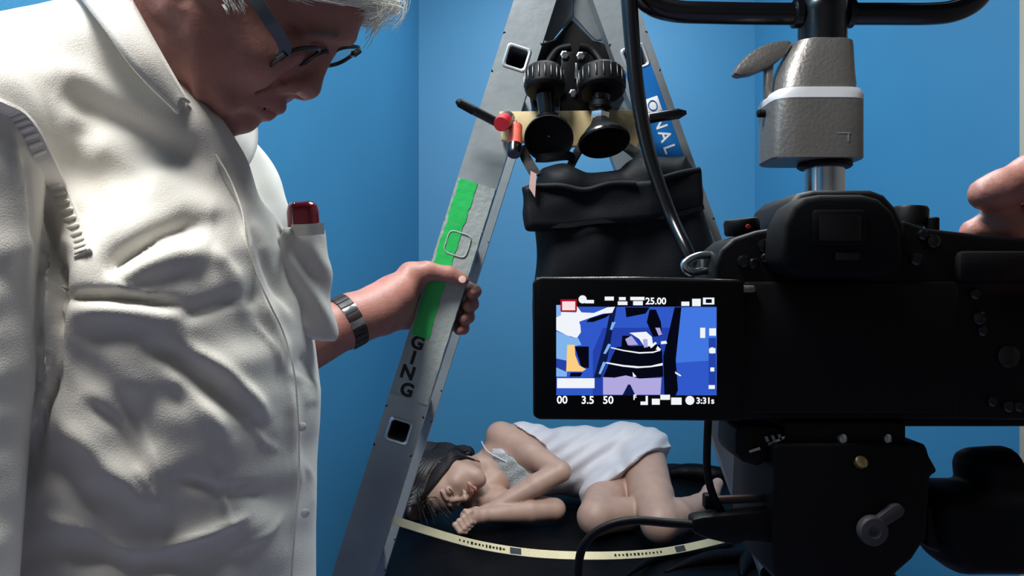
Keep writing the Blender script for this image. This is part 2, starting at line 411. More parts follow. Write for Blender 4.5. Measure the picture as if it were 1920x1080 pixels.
HOLES = [108 + 350 * k for k in range(0, 6)]
for fx in (xl, xr):
    for D in (DN, DF):
        bm, b, a, c, S = stile_bm(fx, D, HOLES); st = from_bm('stile', bm, M_ALU, LD, 30)
    rot = Matrix((c, Vector((0, 1, 0)), a)).transposed()
    for s in S:                             # hollow square rungs, open at both ends, with a flared bright rim
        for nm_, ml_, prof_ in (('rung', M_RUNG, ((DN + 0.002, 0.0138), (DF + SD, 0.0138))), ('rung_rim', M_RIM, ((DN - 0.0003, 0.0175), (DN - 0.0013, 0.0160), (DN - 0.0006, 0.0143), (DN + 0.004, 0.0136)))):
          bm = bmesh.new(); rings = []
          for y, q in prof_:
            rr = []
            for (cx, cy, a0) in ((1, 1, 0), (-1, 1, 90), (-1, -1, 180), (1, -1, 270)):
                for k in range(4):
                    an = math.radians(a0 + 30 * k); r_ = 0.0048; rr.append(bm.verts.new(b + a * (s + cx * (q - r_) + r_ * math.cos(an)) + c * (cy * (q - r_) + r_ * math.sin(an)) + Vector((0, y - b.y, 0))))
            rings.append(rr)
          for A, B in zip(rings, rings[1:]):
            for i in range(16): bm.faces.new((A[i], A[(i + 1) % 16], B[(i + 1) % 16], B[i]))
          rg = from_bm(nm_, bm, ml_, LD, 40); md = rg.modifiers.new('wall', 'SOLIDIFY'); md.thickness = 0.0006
    for D in (DN, DF):                      # plastic feet
        box('foot', b + a * 0.02 + Vector((0, D - b.y + SD / 2, -0.002)), (SW + 0.006, SD + 0.008, 0.05), M_RUBBER, LD, 0.004)
# hinge gussets under the apex and the hinge itself
for D in (DN + 0.028, DF - 0.004):
    prism('hinge_plate', [(1036, -60), (1073, -30), (1074, 28), (1040, 70), (1030, 76), (1018, 72), (1016, 64), (1039, 4)], D, 0.004, M_ALUD, LD, 0.0008)
    prism('hinge_plate', [(1074, -30), (1112, -60), (1112, 5), (1131, 66), (1129, 75), (1118, 75), (1108, 66), (1074, 28)], D + 0.0045, 0.004, M_ALUD, LD, 0.0008)
lathe('hinge_pin', P(1079, -205, DN - 0.01), (0, 1, 0), [(0, 0), (0, .016), (.004, .018), (DF - DN + SD + 0.016, .018), (DF - DN + SD + 0.02, .016)], M_STEEL, LD, 20)
prism('hinge_cap', [(1030, -190), (1050, -235), (1110, -235), (1130, -190), (1110, -150), (1046, -150)], DN - 0.004, DF - DN + SD + 0.008, M_ALUD, LD, 0.002)
# tape, lettering and sticker on the legs
def on_leg(name, fx, y0, y1, u0, u1, m, lift, parent, rag=0.0, seed=1):
    b = leg_pt(fx, y1); t = leg_pt(fx, y0); a = (t - b).normalized(); c = Vector((a.z, 0, -a.x)); hw = SW / 2; bm = bmesh.new(); rnd = random.Random(seed); n = 40; L = (t - b).length
    rows = []
    for i in range(n + 1):
        s = L * i / n; j = [rnd.uniform(-rag, rag) for _ in range(2)]
        rows.append([bm.verts.new(b + a * s + c * (u * hw + jj) + Vector((0, -lift if k else 0.0, 0))) for u, jj, k in ((u0, j[0], 0), (u0, j[0], 1), (u1, j[1], 1), (u1, j[1], 0))])
    for A, B in zip(rows, rows[1:]):
        for k in range(3): bm.faces.new((A[k], A[k + 1], B[k + 1], B[k]))
    bm.faces.new(rows[0]); bm.faces.new(rows[-1][::-1])
    return from_bm(name, bm, m, parent, 30)
def leg_frame(fx, py, u=0.0, lift=0.0):
    a = (leg_pt(fx, 0) - leg_pt(fx, 1000)).normalized(); c = Vector((a.z, 0, -a.x))
    return leg_pt(fx, py) + c * u * SW / 2 - Vector((0, lift, 0)), a, c
tp_ = on_leg('cloth_tape', xl, 344, 748, -0.98, 0.97, M_TAPE, 0.0018, LD, 0.0004, 2)
gt = on_leg('green_tape', xl, 344, 636, -0.86, 0.02, M_GREEN, 0.0026, LD, 0.0012, 5)
p_, a_, c_ = leg_frame(xl, 458, 0, 0.0022)   # outline of the rung end pressing through the tape
ol = []
for k in range(33):
    an = 2 * math.pi * k / 32; q = 0.0165; e = 5; cx, sn = math.cos(an), math.sin(an); r = q / (abs(cx) ** e + abs(sn) ** e) ** (1 / e)
    ol.append(p_ + a_ * (r * cx) + c_ * (r * sn))
tube('tape_crease', ol, 0.0013, M_TAPE, LD, 6, 0)
leg_roll = math.atan2(a_.x, a_.z)
for i, (ch, py, u) in enumerate((('G', 648, -0.42), ('I', 676, -0.40), ('N', 704, -0.44), ('G', 734, -0.22))):
    p, a, c = leg_frame(xl, py, u, 0.0019)
    text('letter', ch, 0.026, face_cam(p, -leg_roll), M_INK, tp_, 0.0001, bold=0.0011)
stk = on_leg('sticker', xr, 128, 300, -0.75, 0.62, M_STICK, 0.0006, LD)
p, a, c = leg_frame(xr, 198, 0.0, 0.0009); R3 = Matrix((c, Vector((0, 1, 0)), a)).transposed()
box('logo_patch', p, (0.022, 0.0006, 0.022), M_WHITE, stk, 0.0002, R3)
bm = bmesh.new(); tube_bm(bm, [p + c * 0.006 * math.cos(k * math.pi / 12) + a * 0.007 * math.sin(k * math.pi / 12) - Vector((0, .0006, 0)) for k in range(25)], 0.0008, 6)
from_bm('logo_ring', bm, M_STICK, stk)
for ch, py in (('N', 231), ('A', 256), ('L', 280)):
    p, a, c = leg_frame(xr, py, 0.05, 0.0008)
    text('letter', ch, 0.024, face_cam(p, -math.pi / 2 - math.atan2(a.x, a.z)), M_WHITE, stk, 0.0001, bold=0.0003)
# spreader straps sagging between the two halves, with printed marks
def spreader(y0, y1, ym, DD):
    A = P(722, y0, DN + 0.03); B = P(1400, y1, DF - 0.012); mid = P(1060, ym, 1.18)
    q1 = (A * 0.5 + mid * 0.5) + Vector((0, 0, -0.012)); q2 = (B * 0.5 + mid * 0.5) + Vector((0, 0, -0.014))
    pts = spline([A, q1, mid, q2, B], 12); s = band('spreader_strap', pts, (0, 0.62, 0.78), 0.0125, 0.0016, M_STRAP, LD, 0)
    rnd = random.Random(4)
    def at(t):
        i = t * (len(pts) - 1); k = min(int(i), len(pts) - 2); return pts[k].lerp(pts[k + 1], i - k), (pts[k + 1] - pts[k]).normalized()
    for t0, t1 in ((0.20, 0.33), (0.63, 0.76)):
        n = 13
        for j in range(n):
            p, d = at(t0 + (t1 - t0) * j / n); Wv = Vector((0, .62, .78)); Wv = (Wv - d * Wv.dot(d)).normalized(); nv = Wv.cross(d)
            R3 = Matrix((d, nv, Wv)).transposed()
            box('print_mark', p - nv * (0.0010 if nv.y > 0 else -0.0010), (rnd.uniform(.002, .004), 0.0003, rnd.uniform(.0025, .005)), M_INK, s, 0, R3)
    for t0 in (0.355, 0.80):
        p, d = at(t0); Wv = Vector((0, .62, .78)); Wv = (Wv - d * Wv.dot(d)).normalized(); nv = Wv.cross(d); R3 = Matrix((d, nv, Wv)).transposed()
        box('printed_block', p - nv * (0.0010 if nv.y > 0 else -0.0010), (0.019, 0.0004, 0.0095), mat('slate_print', (58, 66, 78), 0.6), s, 0, R3)
spreader(970, 1000, 1041, 0)
spreader(1290, 1320, 1362, 0)

# ------------------------------------------------------------------ kit hanging at the top of the ladder
bd = prism('wooden_board', [(936, 209), (1196, 206), (1200, 262), (1190, 286), (1150, 262), (1074, 274), (940, 262)], DN - 0.017, 0.014, M_WOOD, None, 0.001)
tag(bd, 'pale wooden board fixed across the ladder behind the suction cups', 'board')
def suction(cup_c, axis, r, knob_c, knob_r, label, kh=0.03, depth=0.03, kax=(0.0, 0.32, 0.95)):
    cup_c = Vector(cup_c); axis = Vector(axis).normalized(); root = empty('suction_cup_mount', cup_c, label, 'suction cup')
    d = depth
    cup = lathe('cup', cup_c - axis * d, axis, [(0, .008), (0.002, r * .30), (d * .3, r * .45), (d * .62, r * .74), (d * .92, r * .99), (d, r), (d + .002, r * .985), (d * .9, r * .85), (d * .75, r * .5), (d * .7, .001)], M_RUBBER, root, 40, 50, False)
    lathe('rim', cup_c - axis * 0.004, axis, [(0, r * .97), (.001, r * 1.015), (.004, r * 1.015), (.005, r * .97)], M_BLACKG, root, 40, 50, False)
    top = cup_c - axis * d; knob_c = Vector(knob_c); s = (knob_c - top); L = s.length; s.normalize()
    lathe('nut', top - s * 0.002, s, [(0, .0125), (.003, .0135), (.009, .0135), (.011, .011)], M_STEEL, root, 6, 20)
    lathe('stud', top + s * 0.005, s, [(0, .005), (L * .4, .005)], M_STEEL, root, 16)
    lathe('collar', top + s * 0.013, s, [(0, .012), (.002, .0155), (.009, .0155), (.011, .012)], M_BLACK, root, 28)
    lathe('stem', top + s * 0.022, s, [(0, .0085), (.003, .0112), (max(L - .03, .01), .0125)], M_BLACKG, root, 28)
    kax = Vector(kax).normalized()
    bm_prof = [(0, knob_r * .86), (.003, knob_r * .97), (.006, knob_r), (kh, knob_r * .98), (kh + .004, knob_r * .9)]
    lathe('knob', knob_c - kax * .006, kax, bm_prof, M_BLACK, root, 44, 30)
    _, kx, ky = frame_from(kax)
    for q in range(20):
        an = 2 * math.pi * q / 20; dv = kx * math.cos(an) + ky * math.sin(an)
        box('grip_rib', knob_c + kax * (kh * .42) + dv * knob_r * 1.0, (0.0022, 0.0022, kh * .7), M_BLACKG, root, 0.0005, kax.to_track_quat('Z', 'Y').to_matrix())
    return root
suction(P(1029, 260, .985), (-0.03, -0.86, -0.50), 0.0325, P(1021, 166, 1.012), 0.0275, 'black rubber suction cup mount facing out beside the orange tube')
suction(P(1133, 267, .99), (0.10, -0.42, -0.90), 0.0345, P(1128, 168, 1.010), 0.0325, 'black rubber suction cup mount tilted downward beside the hanging cable', depth=.04)
cl = empty('mounting_clamp', P(1078, 150, 1.10), 'black camera mounting clamp wedged between the ladder legs above the board', 'clamp')
prism('jaw', [(1018, 78), (1040, 72), (1072, 34), (1112, 74), (1136, 80), (1150, 130), (1138, 200), (1000, 200), (990, 140)], 1.085, 0.05, M_BLACK, cl, 0.004)
prism('plate', [(1052, 96), (1104, 96), (1110, 212), (1048, 212)], 1.045, 0.035, M_BLACKG, cl, 0.003)
for x, y in ((1058, 104), (1088, 106), (1074, 176)): lathe('bolt', P(x, y, 1.046), (0, -1, 0), [(0, .006), (.004, .006), (.005, .004)], M_STEEL, cl, 6, 20)
prism('lever', [(1079, 118), (1083, 118), (1086, 146), (1078, 148)], 1.040, 0.005, M_STEEL, cl, 0.0008)
for s_ in (-1, 1): tube('brace_arm', [P(1078 + s_ * 8, 88, 1.06), P(1078 + s_ * 34, 96, 1.06), P(1078 + s_ * 56, 128, 1.05)], 0.006, M_BLACK, cl)
def pen(name, a, b, r, body, capm, label, capfrac=0.3, tip=True):
    a = Vector(a); b = Vector(b); ax = (b - a); L = ax.length; ax.normalize()
    root = empty(name, a, label, 'pen' if 'marker' in name else 'tube')
    lathe('barrel', a, ax, [(0, r * .7), (.001, r), (L * (1 - capfrac), r * 1.02)], body, root, 20)
    lathe('cap', a + ax * L * (1 - capfrac), ax, [(0, r * 1.08), (L * capfrac * .8, r * 1.0), (L * capfrac, r * (.35 if tip else .9))], capm, root, 20)
    return root
pen('marker_pen', P(934, 231, 1.012), P(855, 189, 1.0), 0.0062, M_BLACKG, M_BLACK, 'black marker pen with steel tip poking out past the ladder leg', 0.42)
rm = pen('marker_pen', P(952, 222, 1.03), P(939, 233, .985), 0.0105, M_BLACKG, M_RED, 'marker pen with a red round cap clipped to the wooden board', 0.5, False)
ot = pen('glue_tube', P(966, 236, 1.02), P(964, 290, .995), 0.0098, M_ORANGE, M_BLACKG, 'small orange-red tube with a black end under the red cap', 0.3, False)
lathe('tip', P(966, 238, 1.02), (0, 0, 1), [(0, .007), (.006, .004), (.009, .002)], M_STEEL, ot, 16)
pen('marker_pen', P(1200, 224, 1.02), P(1287, 211, 1.012), 0.0072, M_GUN, M_BLACKG, 'dark metallic marker pen pointing past the sticker on the ladder', 0.8)
# black cable looping down from above in front of the bag
cb = tube('hanging_cable', [P(1176, -160, .915), P(1178, -40, .913), P(1184, 60, .91), P(1196, 180, .91), P(1218, 290, .91), P(1256, 400, .90), P(1292, 478, .87), P(1350, 600, .85), P(1430, 760, .845), P(1520, 960, .85), P(1600, 1300, .86), P(1640, 1900, .88), P(1660, 2530, .88), P(1760, 2545, .87)], lambda t: 0.0112 - 0.004 * min(1, t * 2), M_BLACKG, None, 16)
tag(cb, 'thick black cable dangling in front of the black bag', 'cable')

def make_bag():
    root = empty('tool_bag', P(1160, 620, 1.0), 'black nylon tool bag hanging from the ladder with a folded flap', 'bag')
    X = lambda L, D: [((x - 960) / FPX * D, CAMZ - (y - 540) / FPX * D) for x, y in L]
    D = 1.0
    body = X([(1004, 350), (1016, 318), (1060, 306), (1098, 322), (1160, 318), (1196, 292), (1288, 286), (1298, 312), (1312, 330), (1322, 400), (1338, 500), (1342, 640), (1330, 668), (1010, 668), (998, 640), (1000, 520), (1002, 440)], D)
    f = Field((.01, .94, 1.12), (.30, 1.05, 1.47), 0.003); f.profile(body, D, 0.036, 0.03, 0)
    V, F = f.surface(); V = relax(V, F, 2); N = normals(V, F); px, py = px_of(V)
    fold = 0.004 * np.sin((px * .8 + py * .3) / 26.) * np.sin(py / 37. + 1) + 0.003 * np.sin((px * .35 - py) / 14.) * np.clip((360 - py) / 60, 0, 1)
    fold += 0.004 * np.exp(-((px - 1110 - (py - 430) * .5) / 26) ** 2) - 0.004 * np.exp(-((px - 1170 + (py - 430) * .2) / 20) ** 2)
    V = V + N * fold[:, None]; new('pouch', np_mesh('pouch', [(V, F)]), M_BAG, root)
    flap = X([(980, 354), (1000, 346), (1050, 346), (1096, 354), (1144, 342), (1192, 342), (1250, 330), (1312, 316), (1322, 394), (1250, 413), (1113, 424), (1060, 431), (988, 431), (982, 400)], D - .03)
    f = Field((.0, .94, 1.30), (.27, .99, 1.42), 0.002); f.profile(flap, D - .036, 0.012, 0.008, 0)
    V, F = f.surface(); V = relax(V, F, 1); N = normals(V, F); px, py = px_of(V)
    fold = 0.003 * np.sin(px / 31. + np.sin(py / 20.)) * np.sin(py / 30.) - 0.005 * np.exp(-((px - 1100) / 30) ** 2) * np.exp(-((py - 375) / 25) ** 2)
    V = V + N * fold[:, None] + np.array([0, 1, 0]) * (0.012 * np.clip((px - 1220) / 100, 0, 1))[:, None]
    fo = new('flap', np_mesh('flap', [(V, F)]), M_BAG, root)
    tube('piping', [P(1000, 350, .955), P(1050, 349, .95), P(1096, 357, .95), P(1144, 345, .95), P(1192, 345, .95)], 0.0042, M_BAG, fo, 8)
    tube('piping', [P(1240, 336, .955), P(1275, 326, .96), P(1312, 319, .965)], 0.0045, M_BAG, fo, 8)
    band('stitched_hem', [P(990, 422, .955), P(1060, 423, .953), P(1113, 416, .953), P(1250, 405, .957), P(1320, 388, .966)], (0, 0, 1), 0.006, 0.0012, M_BAG, fo)
    for pts in ([P(978, 276, 1.028), P(988, 300, 1.0), P(1006, 330, .985)], [P(1098, 262, 1.028), P(1082, 288, 1.02), P(1066, 318, .99)], [P(1164, 268, 1.028), P(1184, 282, 1.01), P(1206, 300, .985)]):
        band('strap', pts, (1, 0, 0.6), 0.014, 0.003, M_BLKCLOTH, root)
    band('strap', [P(1006, 296, 1.0), P(1024, 296, .99), P(1064, 292, .99), P(1076, 300, 1.0)], (0, 0, 1), 0.012, 0.003, M_BLKCLOTH, root)
    prism('paper_tag', [(995, 320), (1006, 326), (1003, 370), (992, 352)], .942, 0.001, M_PINK, root, 0)
make_bag()

# ------------------------------------------------------------------ lamp stand with receiver block and the lamp's U-shaped yoke
def loft(name, rings, m, parent=None, n=40, e=4.0, ang=35, bev=0):
    """rings: (z, xc, yc, hx, hy); superellipse sections"""
    bm = bmesh.new(); R = []
    for z, xc, yc, hx, hy in rings:
        r = []
        for i in range(n):
            t = 2 * math.pi * i / n; c, s = math.cos(t), math.sin(t); q = (abs(c) ** e + abs(s) ** e) ** (-1 / e)
            r.append(bm.verts.new((xc + hx * q * c, yc + hy * q * s, z)))
        R.append(r)
    for A, B in zip(R, R[1:]):
        for i in range(n): bm.faces.new((A[i], A[(i + 1) % n], B[(i + 1) % n], B[i]))
    bm.faces.new(R[0][::-1]); bm.faces.new(R[-1])
    return from_bm(name, bm, m, parent, ang)
SDp = 0.95; sx = lambda px: (px - 960) / FPX * SDp; sz = lambda py: CAMZ - (py - 540) / FPX * SDp
ST = empty('lamp_stand', (sx(1546), SDp, 0), 'grey metal lamp stand with cast receiver block and wing lever', 'stand')
c0 = sx(1546)
lathe('column', (c0, SDp, 0.35), (0, 0, 1), [(0, .0245), (sz(312) - .35, .0245)], M_STEEL, ST, 36)
lathe('lower_column', (c0, SDp, 0.06), (0, 0, 1), [(0, .03), (0.5, .03), (0.505, .026)], M_GUN, ST, 32)
loft('receiver_block', [(sz(y), sx((a + b) / 2), SDp, (b - a) / 2 / FPX * SDp, .042) for y, a, b in ((305, 1437, 1600), (302, 1434, 1602), (200, 1434, 1602), (197, 1434, 1602))], M_GUN, ST, e=5)
loft('bright_band', [(sz(y), sx((a + b) / 2), SDp, (b - a) / 2 / FPX * SDp, .0425) for y, a, b in ((198, 1434, 1602), (190, 1433, 1603), (181, 1438, 1598), (179, 1442, 1595))], mat('bare_alloy', (232, 232, 234), 0.4, 0.2), ST, e=5)
loft('neck', [(sz(y), sx((a + b) / 2), SDp, (b - a) / 2 / FPX * SDp, d) for y, a, b, d in ((181, 1446, 1593, .040), (150, 1452, 1592, .038), (120, 1464, 1591, .035), (95, 1478, 1590, .033), (86, 1482, 1589, .031), (84, 1486, 1586, .029))], M_GUN, ST, e=3.5)
wg = prism('wing_lever', [(1377, 137), (1384, 122), (1400, 104), (1424, 87), (1452, 77), (1482, 74), (1487, 82), (1476, 100), (1462, 112), (1440, 126), (1412, 137), (1388, 141)], SDp - .012, 0.02, M_GUN, ST, 0.004)
prism('lever_post', [(1437, 120), (1452, 116), (1448, 182), (1437, 182)], SDp - .008, 0.014, M_GUN, ST, 0.002)
prism('wing_lever', [(1588, 92), (1596, 98), (1604, 124), (1608, 160), (1592, 164)], SDp - .008, 0.016, M_GUN, ST, 0.003)
lathe('set_screw', (sx(1436), SDp, sz(213)), (-1, 0, 0), [(0, .005), (.010, .005), (.011, .004)], M_BLACK, ST, 16)
lathe('collar', (c0, SDp, sz(316)), (0, 0, 1), [(0, .031), (.002, .0335), (.006, .0335), (.008, .031)], M_BLACK, ST, 36)
box('scratch', (sx(1554), SDp - .0421, sz(262)), (0.016, 0.0006, 0.0014), M_ALU, ST, 0)
box('scratch', (sx(1563), SDp - .0421, sz(270)), (0.0014, 0.0006, 0.010), M_ALU, ST, 0)
for k in range(3):
    an = math.radians(-90 + 120 * k); d = Vector((math.cos(an), math.sin(an), 0)); b0 = Vector((c0, SDp, 0))
    tube('stand_leg', [b0 + d * .03 + Vector((0, 0, .30)), b0 + d * .40 + Vector((0, 0, .02))], 0.012, M_GUN, ST, 14, 1)
    tube('leg_brace', [b0 + d * .03 + Vector((0, 0, .10)), b0 + d * .22 + Vector((0, 0, .155))], 0.007, M_GUN, ST, 10, 1)
    lathe('foot', b0 + d * .40 + Vector((0, 0, 0)), (0, 0, 1), [(0, .02), (.02, .017), (.03, .012)], M_RUBBER, ST, 18)
YK = empty('film_lamp', (c0, SDp, sz(84)), 'black tubular lamp yoke mounted in the grey stand', 'lamp')
lathe('spigot', (c0 - .003, SDp, sz(92)), (0, 0, 1), [(0, .030), (.04, .030), (.043, .031), (.055, .031), (.062, .028)], M_BLACKG, YK, 32)
def yp(x, y): return Vector((sx(x), SDp, sz(y)))
tube('yoke', [yp(1186, -330), yp(1186, -60), yp(1196, -20), yp(1222, 8), yp(1266, 21), yp(1330, 24), yp(1450, 26), yp(1640, 26), yp(1740, 26), yp(1790, 20), yp(1826, 2), yp(1848, -30), yp(1856, -80), yp(1856, -330)], 0.0138, M_BLACKG, YK, 18)
for s_ in (1494, 1592): lathe('weld_collar', (sx(s_) - .006, SDp, sz(26)), (1, 0, 0), [(0, .0145), (.002, .018), (.010, .018), (.012, .0145)], M_BLACKG, YK, 24)
lathe('lamp_body', (sx(1521), SDp - .12, sz(-330)), (0, 1, 0), [(0, .10), (.01, .14), (.10, .165), (.26, .17), (.265, .15)], M_BLACK, YK, 40)
for s_ in (-1, 1): lathe('yoke_knob', (sx(1521) + s_ * .165, SDp, sz(-330)), (s_, 0, 0), [(0, .02), (.08, .02), (.085, .03), (.11, .03)], M_RUBBER, YK, 20)

# ------------------------------------------------------------------ stills camera with flip-out screen
CDp = 0.33; K = CDp / FPX
CM = empty('digital_camera', P(1640, 790, CDp + .02), 'black digital camera with its lit screen flipped out', 'camera')
prism('body', [(1336, 560), (1338, 500), (1350, 468), (1376, 446), (1420, 432), (1470, 424), (1700, 414), (1742, 428), (1850, 440), (1930, 446), (1956, 462), (1964, 500), (1964, 760), (1946, 790), (1350, 790), (1338, 776)], CDp + .004, 0.036, M_BLACK, CM, 0.0035, 3)
prism('grip', [(1880, 450), (1956, 462), (1966, 500), (1966, 770), (1946, 786), (1880, 786)], CDp + .03, 0.045, M_RUBBER, CM, 0.006, 3)
prism('prism_housing', [(1456, 440), (1466, 410), (1480, 380), (1500, 361), (1528, 355), (1638, 355), (1662, 364), (1684, 388), (1700, 420), (1704, 450)], CDp - .002, 0.05, M_BLACK, CM, 0.004, 3)
ec = prism('eyecup', [(1462, 480), (1468, 420), (1486, 386), (1510, 369), (1540, 364), (1620, 364), (1650, 372), (1676, 396), (1690, 430), (1696, 490), (1682, 512), (1650, 520), (1510, 520), (1476, 508)], CDp - .017, 0.022, M_RUBBER, CM, 0.005, 3)
pbox('eyepiece_recess', 1524, 392, 1628, 462, CDp - .0185, 0.004, M_BLACK, ec, 0.002)
pbox('eyepiece_glass', 1536, 402, 1616, 452, CDp - .0192, 0.002, M_BLACKG, ec, 0.0008)
pbox('sensor_window', 1566, 472, 1612, 488, CDp - .0178, 0.002, M_BLACKG, ec, 0.0005)
pbox('back_panel', 1396, 528, 1800, 778, CDp + .0005, 0.006, M_BLACK, CM, 0.002)
dl = lathe('drive_dial', P(1392, 440, CDp + .02), (-.12, -.1, 1), [(0, .0075), (.001, .0082), (.006, .0082), (.0075, .0074)], M_BLACK, CM, 36)
dl2 = lathe('mode_dial', P(1706, 424, CDp + .02), (.05, 0, 1), [(0, .0078), (.008, .0078), (.0092, .007)], M_BLACK, CM, 36)
lathe('control_dial', P(1748, 432, CDp + .014), (0, 0, 1), [(0, .003), (.0055, .003), (.006, .0025)], M_BLACK, CM, 20)
lathe('record_dot', P(1403, 425, CDp + .011), (0, -1, 0), [(0, .0012), (.001, .0010)], mat('red_dot', (150, 40, 30), .4), CM, 14)
BT = [(1432, 461, .0030), (1434, 483, .0022), (1392, 490, .0028), (1412, 494, .0024), (1728, 440, .0024), (1748, 452, .0030), (1716, 486, .0028), (1826, 550, .0026), (1834, 596, .0030), (1840, 620, .0024), (1888, 668, .0050), (1858, 752, .0022), (1888, 762, .0024), (1908, 762, .0022)]
for x, y, r in BT: lathe('button', P(x, y, CDp + .0045), (0, -1, 0), [(0, r), (.0016, r), (.0022, r * .7)], M_BLACKG, CM, 20)
pbox('rear_hinge', 1374, 535, 1418, 549, CDp - .002, .008, M_GUN, CM, .0012)
pbox('thumb_rest', 1800, 470, 1950, 530, CDp + .000, .008, M_RUBBER, CM, .003)
tube('strap_lug', [P(1340, 478, CDp + .02), P(1310, 480, CDp + .016), P(1284, 494, CDp + .014), P(1292, 510, CDp + .014), P(1318, 508, CDp + .016), P(1342, 500, CDp + .02)], .0019, M_STEEL, CM, 10)
box('lug_base', P(1328, 492, CDp + .02), (.006, .006, .006), M_GUN, CM, .001)
lathe('lens', P(1620, 600, CDp + .038), (0, 1, 0), [(0, .033), (.01, .036), (.05, .036), (.055, .039), (.09, .039), (.095, .037), (.096, .03), (.085, .001)], M_BLACK, CM, 48)
pbox('bottom_edge', 1690, 786, 1950, 800, CDp + .006, .03, M_BLACK, CM, .001)
# flip-out monitor
SDm = CDp - .004
MO = prism('monitor', [(999, 532), (1004, 522), (1016, 519), (1388, 524), (1396, 532), (1396, 784), (1388, 790), (1010, 787), (1000, 780)], SDm, 0.006, M_BLACK, CM, 0.0016, 3)
tube('monitor_edge', [P(1006, 522, SDm + .001), P(1200, 521, SDm + .001), P(1380, 526, SDm + .001)], .0005, M_GUN, MO, 6)
pbox('monitor_hinge', 1360, 540, 1410, 780, SDm + .004, .008, M_BLACK, CM, .002)
def scr_poly(name, polys, lift, parent):
    """flat lit picture elements, each a coloured polygon"""
    bm = bmesh.new(); me = bpy.data.meshes.new(name); cols = []
    for k, (rgb, pts) in enumerate(polys):
        if rgb not in cols: cols.append(rgb); me.materials.append(mat('screen_%d_%d_%d' % rgb, rgb, 0.4, emit=1.0, spec=0.0))
        f = bm.faces.new([bm.verts.new(P(x, y, SDm - lift - k * 3e-6)) for x, y in pts]); f.material_index = cols.index(rgb)
        if f.normal.y > 0: f.normal_flip()
    bm.to_mesh(me); bm.free()
    for m_ in me.materials:
        b_ = m_.node_tree.nodes['Principled BSDF']; b_.inputs['Base Color'].default_value = (0.0, 0.0, 0.0, 1)
    return new(name, me, None, parent)
SX = lambda cx: 1020 + cx / 4.697; SY = lambda cy: 540 + cy / 4.697
def sp(*a): return [(SX(x), SY(y)) for x, y in a]
BLUE, BLUE2, BLUE3, DK, DK2, WH, LIL, SKY = (48, 88, 200), (66, 118, 224), (36, 66, 170), (6, 8, 22), (14, 26, 70), (240, 244, 250), (176, 168, 222), (130, 180, 236)
polys = [(BLUE, sp((108, 165), (1520, 165), (1520, 945), (108, 945))),
 (BLUE3, sp((430, 560), (520, 350), (1110, 350), (1110, 945), (430, 945))),
 (BLUE2, sp((1210, 170), (1520, 170), (1520, 900), (1150, 900), (1165, 600))), (BLUE, sp((1160, 660), (1450, 640), (1450, 945), (1120, 945))),
 (DK2, sp((590, 165), (640, 165), (560, 620), (500, 790), (440, 790), (540, 420))),
 (DK, sp((1150, 170), (1210, 170), (1160, 630), (1180, 900), (1160, 945), (1060, 945), (1050, 600))),
 (DK, sp((715, 170), (930, 170), (895, 225), (725, 258))), (DK, sp((930, 190), (985, 190), (1030, 300), (1040, 420), (960, 430), (905, 300))),
 (SKY, sp((108, 380), (215, 420), (320, 500), (215, 520), (200, 780), (108, 780))), (WH, sp((108, 210), (285, 215), (320, 330), (325, 390), (290, 440), (210, 420), (108, 370))),
 (SKY, sp((108, 150), (150, 150), (150, 240), (108, 260))), (SKY, sp((215, 430), (300, 440), (330, 500), (220, 520))),
 (BLUE3, sp((108, 620), (200, 640), (200, 740), (108, 700))),
 (WH, sp((290, 160), (330, 215), (440, 220), (560, 170), (625, 165), (600, 220), (520, 225), (400, 265), (300, 300), (280, 240))), (DK, sp((370, 300), (400, 268), (520, 232), (600, 218), (540, 262), (430, 300))),
 (SKY, sp((600, 300), (632, 300), (600, 370), (580, 365))), (SKY, sp((565, 490), (590, 500), (545, 580), (522, 578))), (SKY, sp((520, 650), (548, 655), (500, 760), (480, 755))),
 (DK, sp((690, 420), (760, 420), (760, 530), (680, 520))), (DK, sp((605, 590), (650, 540), (1040, 560), (1050, 780), (820, 800), (520, 785))), (DK, sp((640, 520), (1020, 500), (1040, 570), (600, 600))),
 (WH, sp((750, 395), (900, 385), (950, 430), (960, 500), (890, 525), (840, 450), (780, 410))), (LIL, sp((715, 450), (770, 420), (830, 500), (740, 505))), (LIL, sp((870, 450), (910, 450), (915, 520), (880, 525))), (WH, sp((930, 515), (980, 475), (995, 485), (945, 530))),
 (WH, sp((590, 520), (700, 545), (840, 565), (960, 560), (1025, 540), (1025, 552), (960, 572), (840, 578), (700, 556), (590, 530))),
 (WH, sp((548, 652), (700, 678), (840, 690), (940, 685), (1045, 660), (1045, 682), (940, 698), (820, 706), (690, 692), (548, 664))), (WH, sp((1000, 510), (1030, 540), (1015, 552), (985, 540))),
 (LIL, sp((520, 785), (620, 790), (720, 770), (840, 798), (1035, 790), (1025, 940), (520, 940))), (DK2, sp((740, 850), (760, 850), (805, 945), (690, 945))), (WH, sp((780, 740), (815, 780), (785, 785))),
 (WH, sp((1030, 470), (1075, 465), (1085, 490), (1030, 495))), (LIL, sp((980, 350), (1020, 350), (1040, 410), (1010, 420))), (WH, sp((1155, 735), (1210, 770), (1200, 778), (1155, 752))),
 (DK, sp((270, 515), (395, 515), (395, 705), (330, 700))), ((252, 206, 130), sp((205, 500), (270, 500), (275, 590), (310, 680), (370, 715), (340, 735), (195, 735))), (DK, sp((235, 745), (340, 745), (320, 780), (225, 780))),
 (WH, sp((115, 795), (445, 795), (445, 882), (115, 882))), (SKY, sp((1450, 430), (1515, 430), (1515, 880), (1450, 880))) if False else (BLUE3, sp((1450, 440), (1515, 440), (1515, 900), (1450, 900)))]
scr_poly('screen_image', polys, .0003, MO)
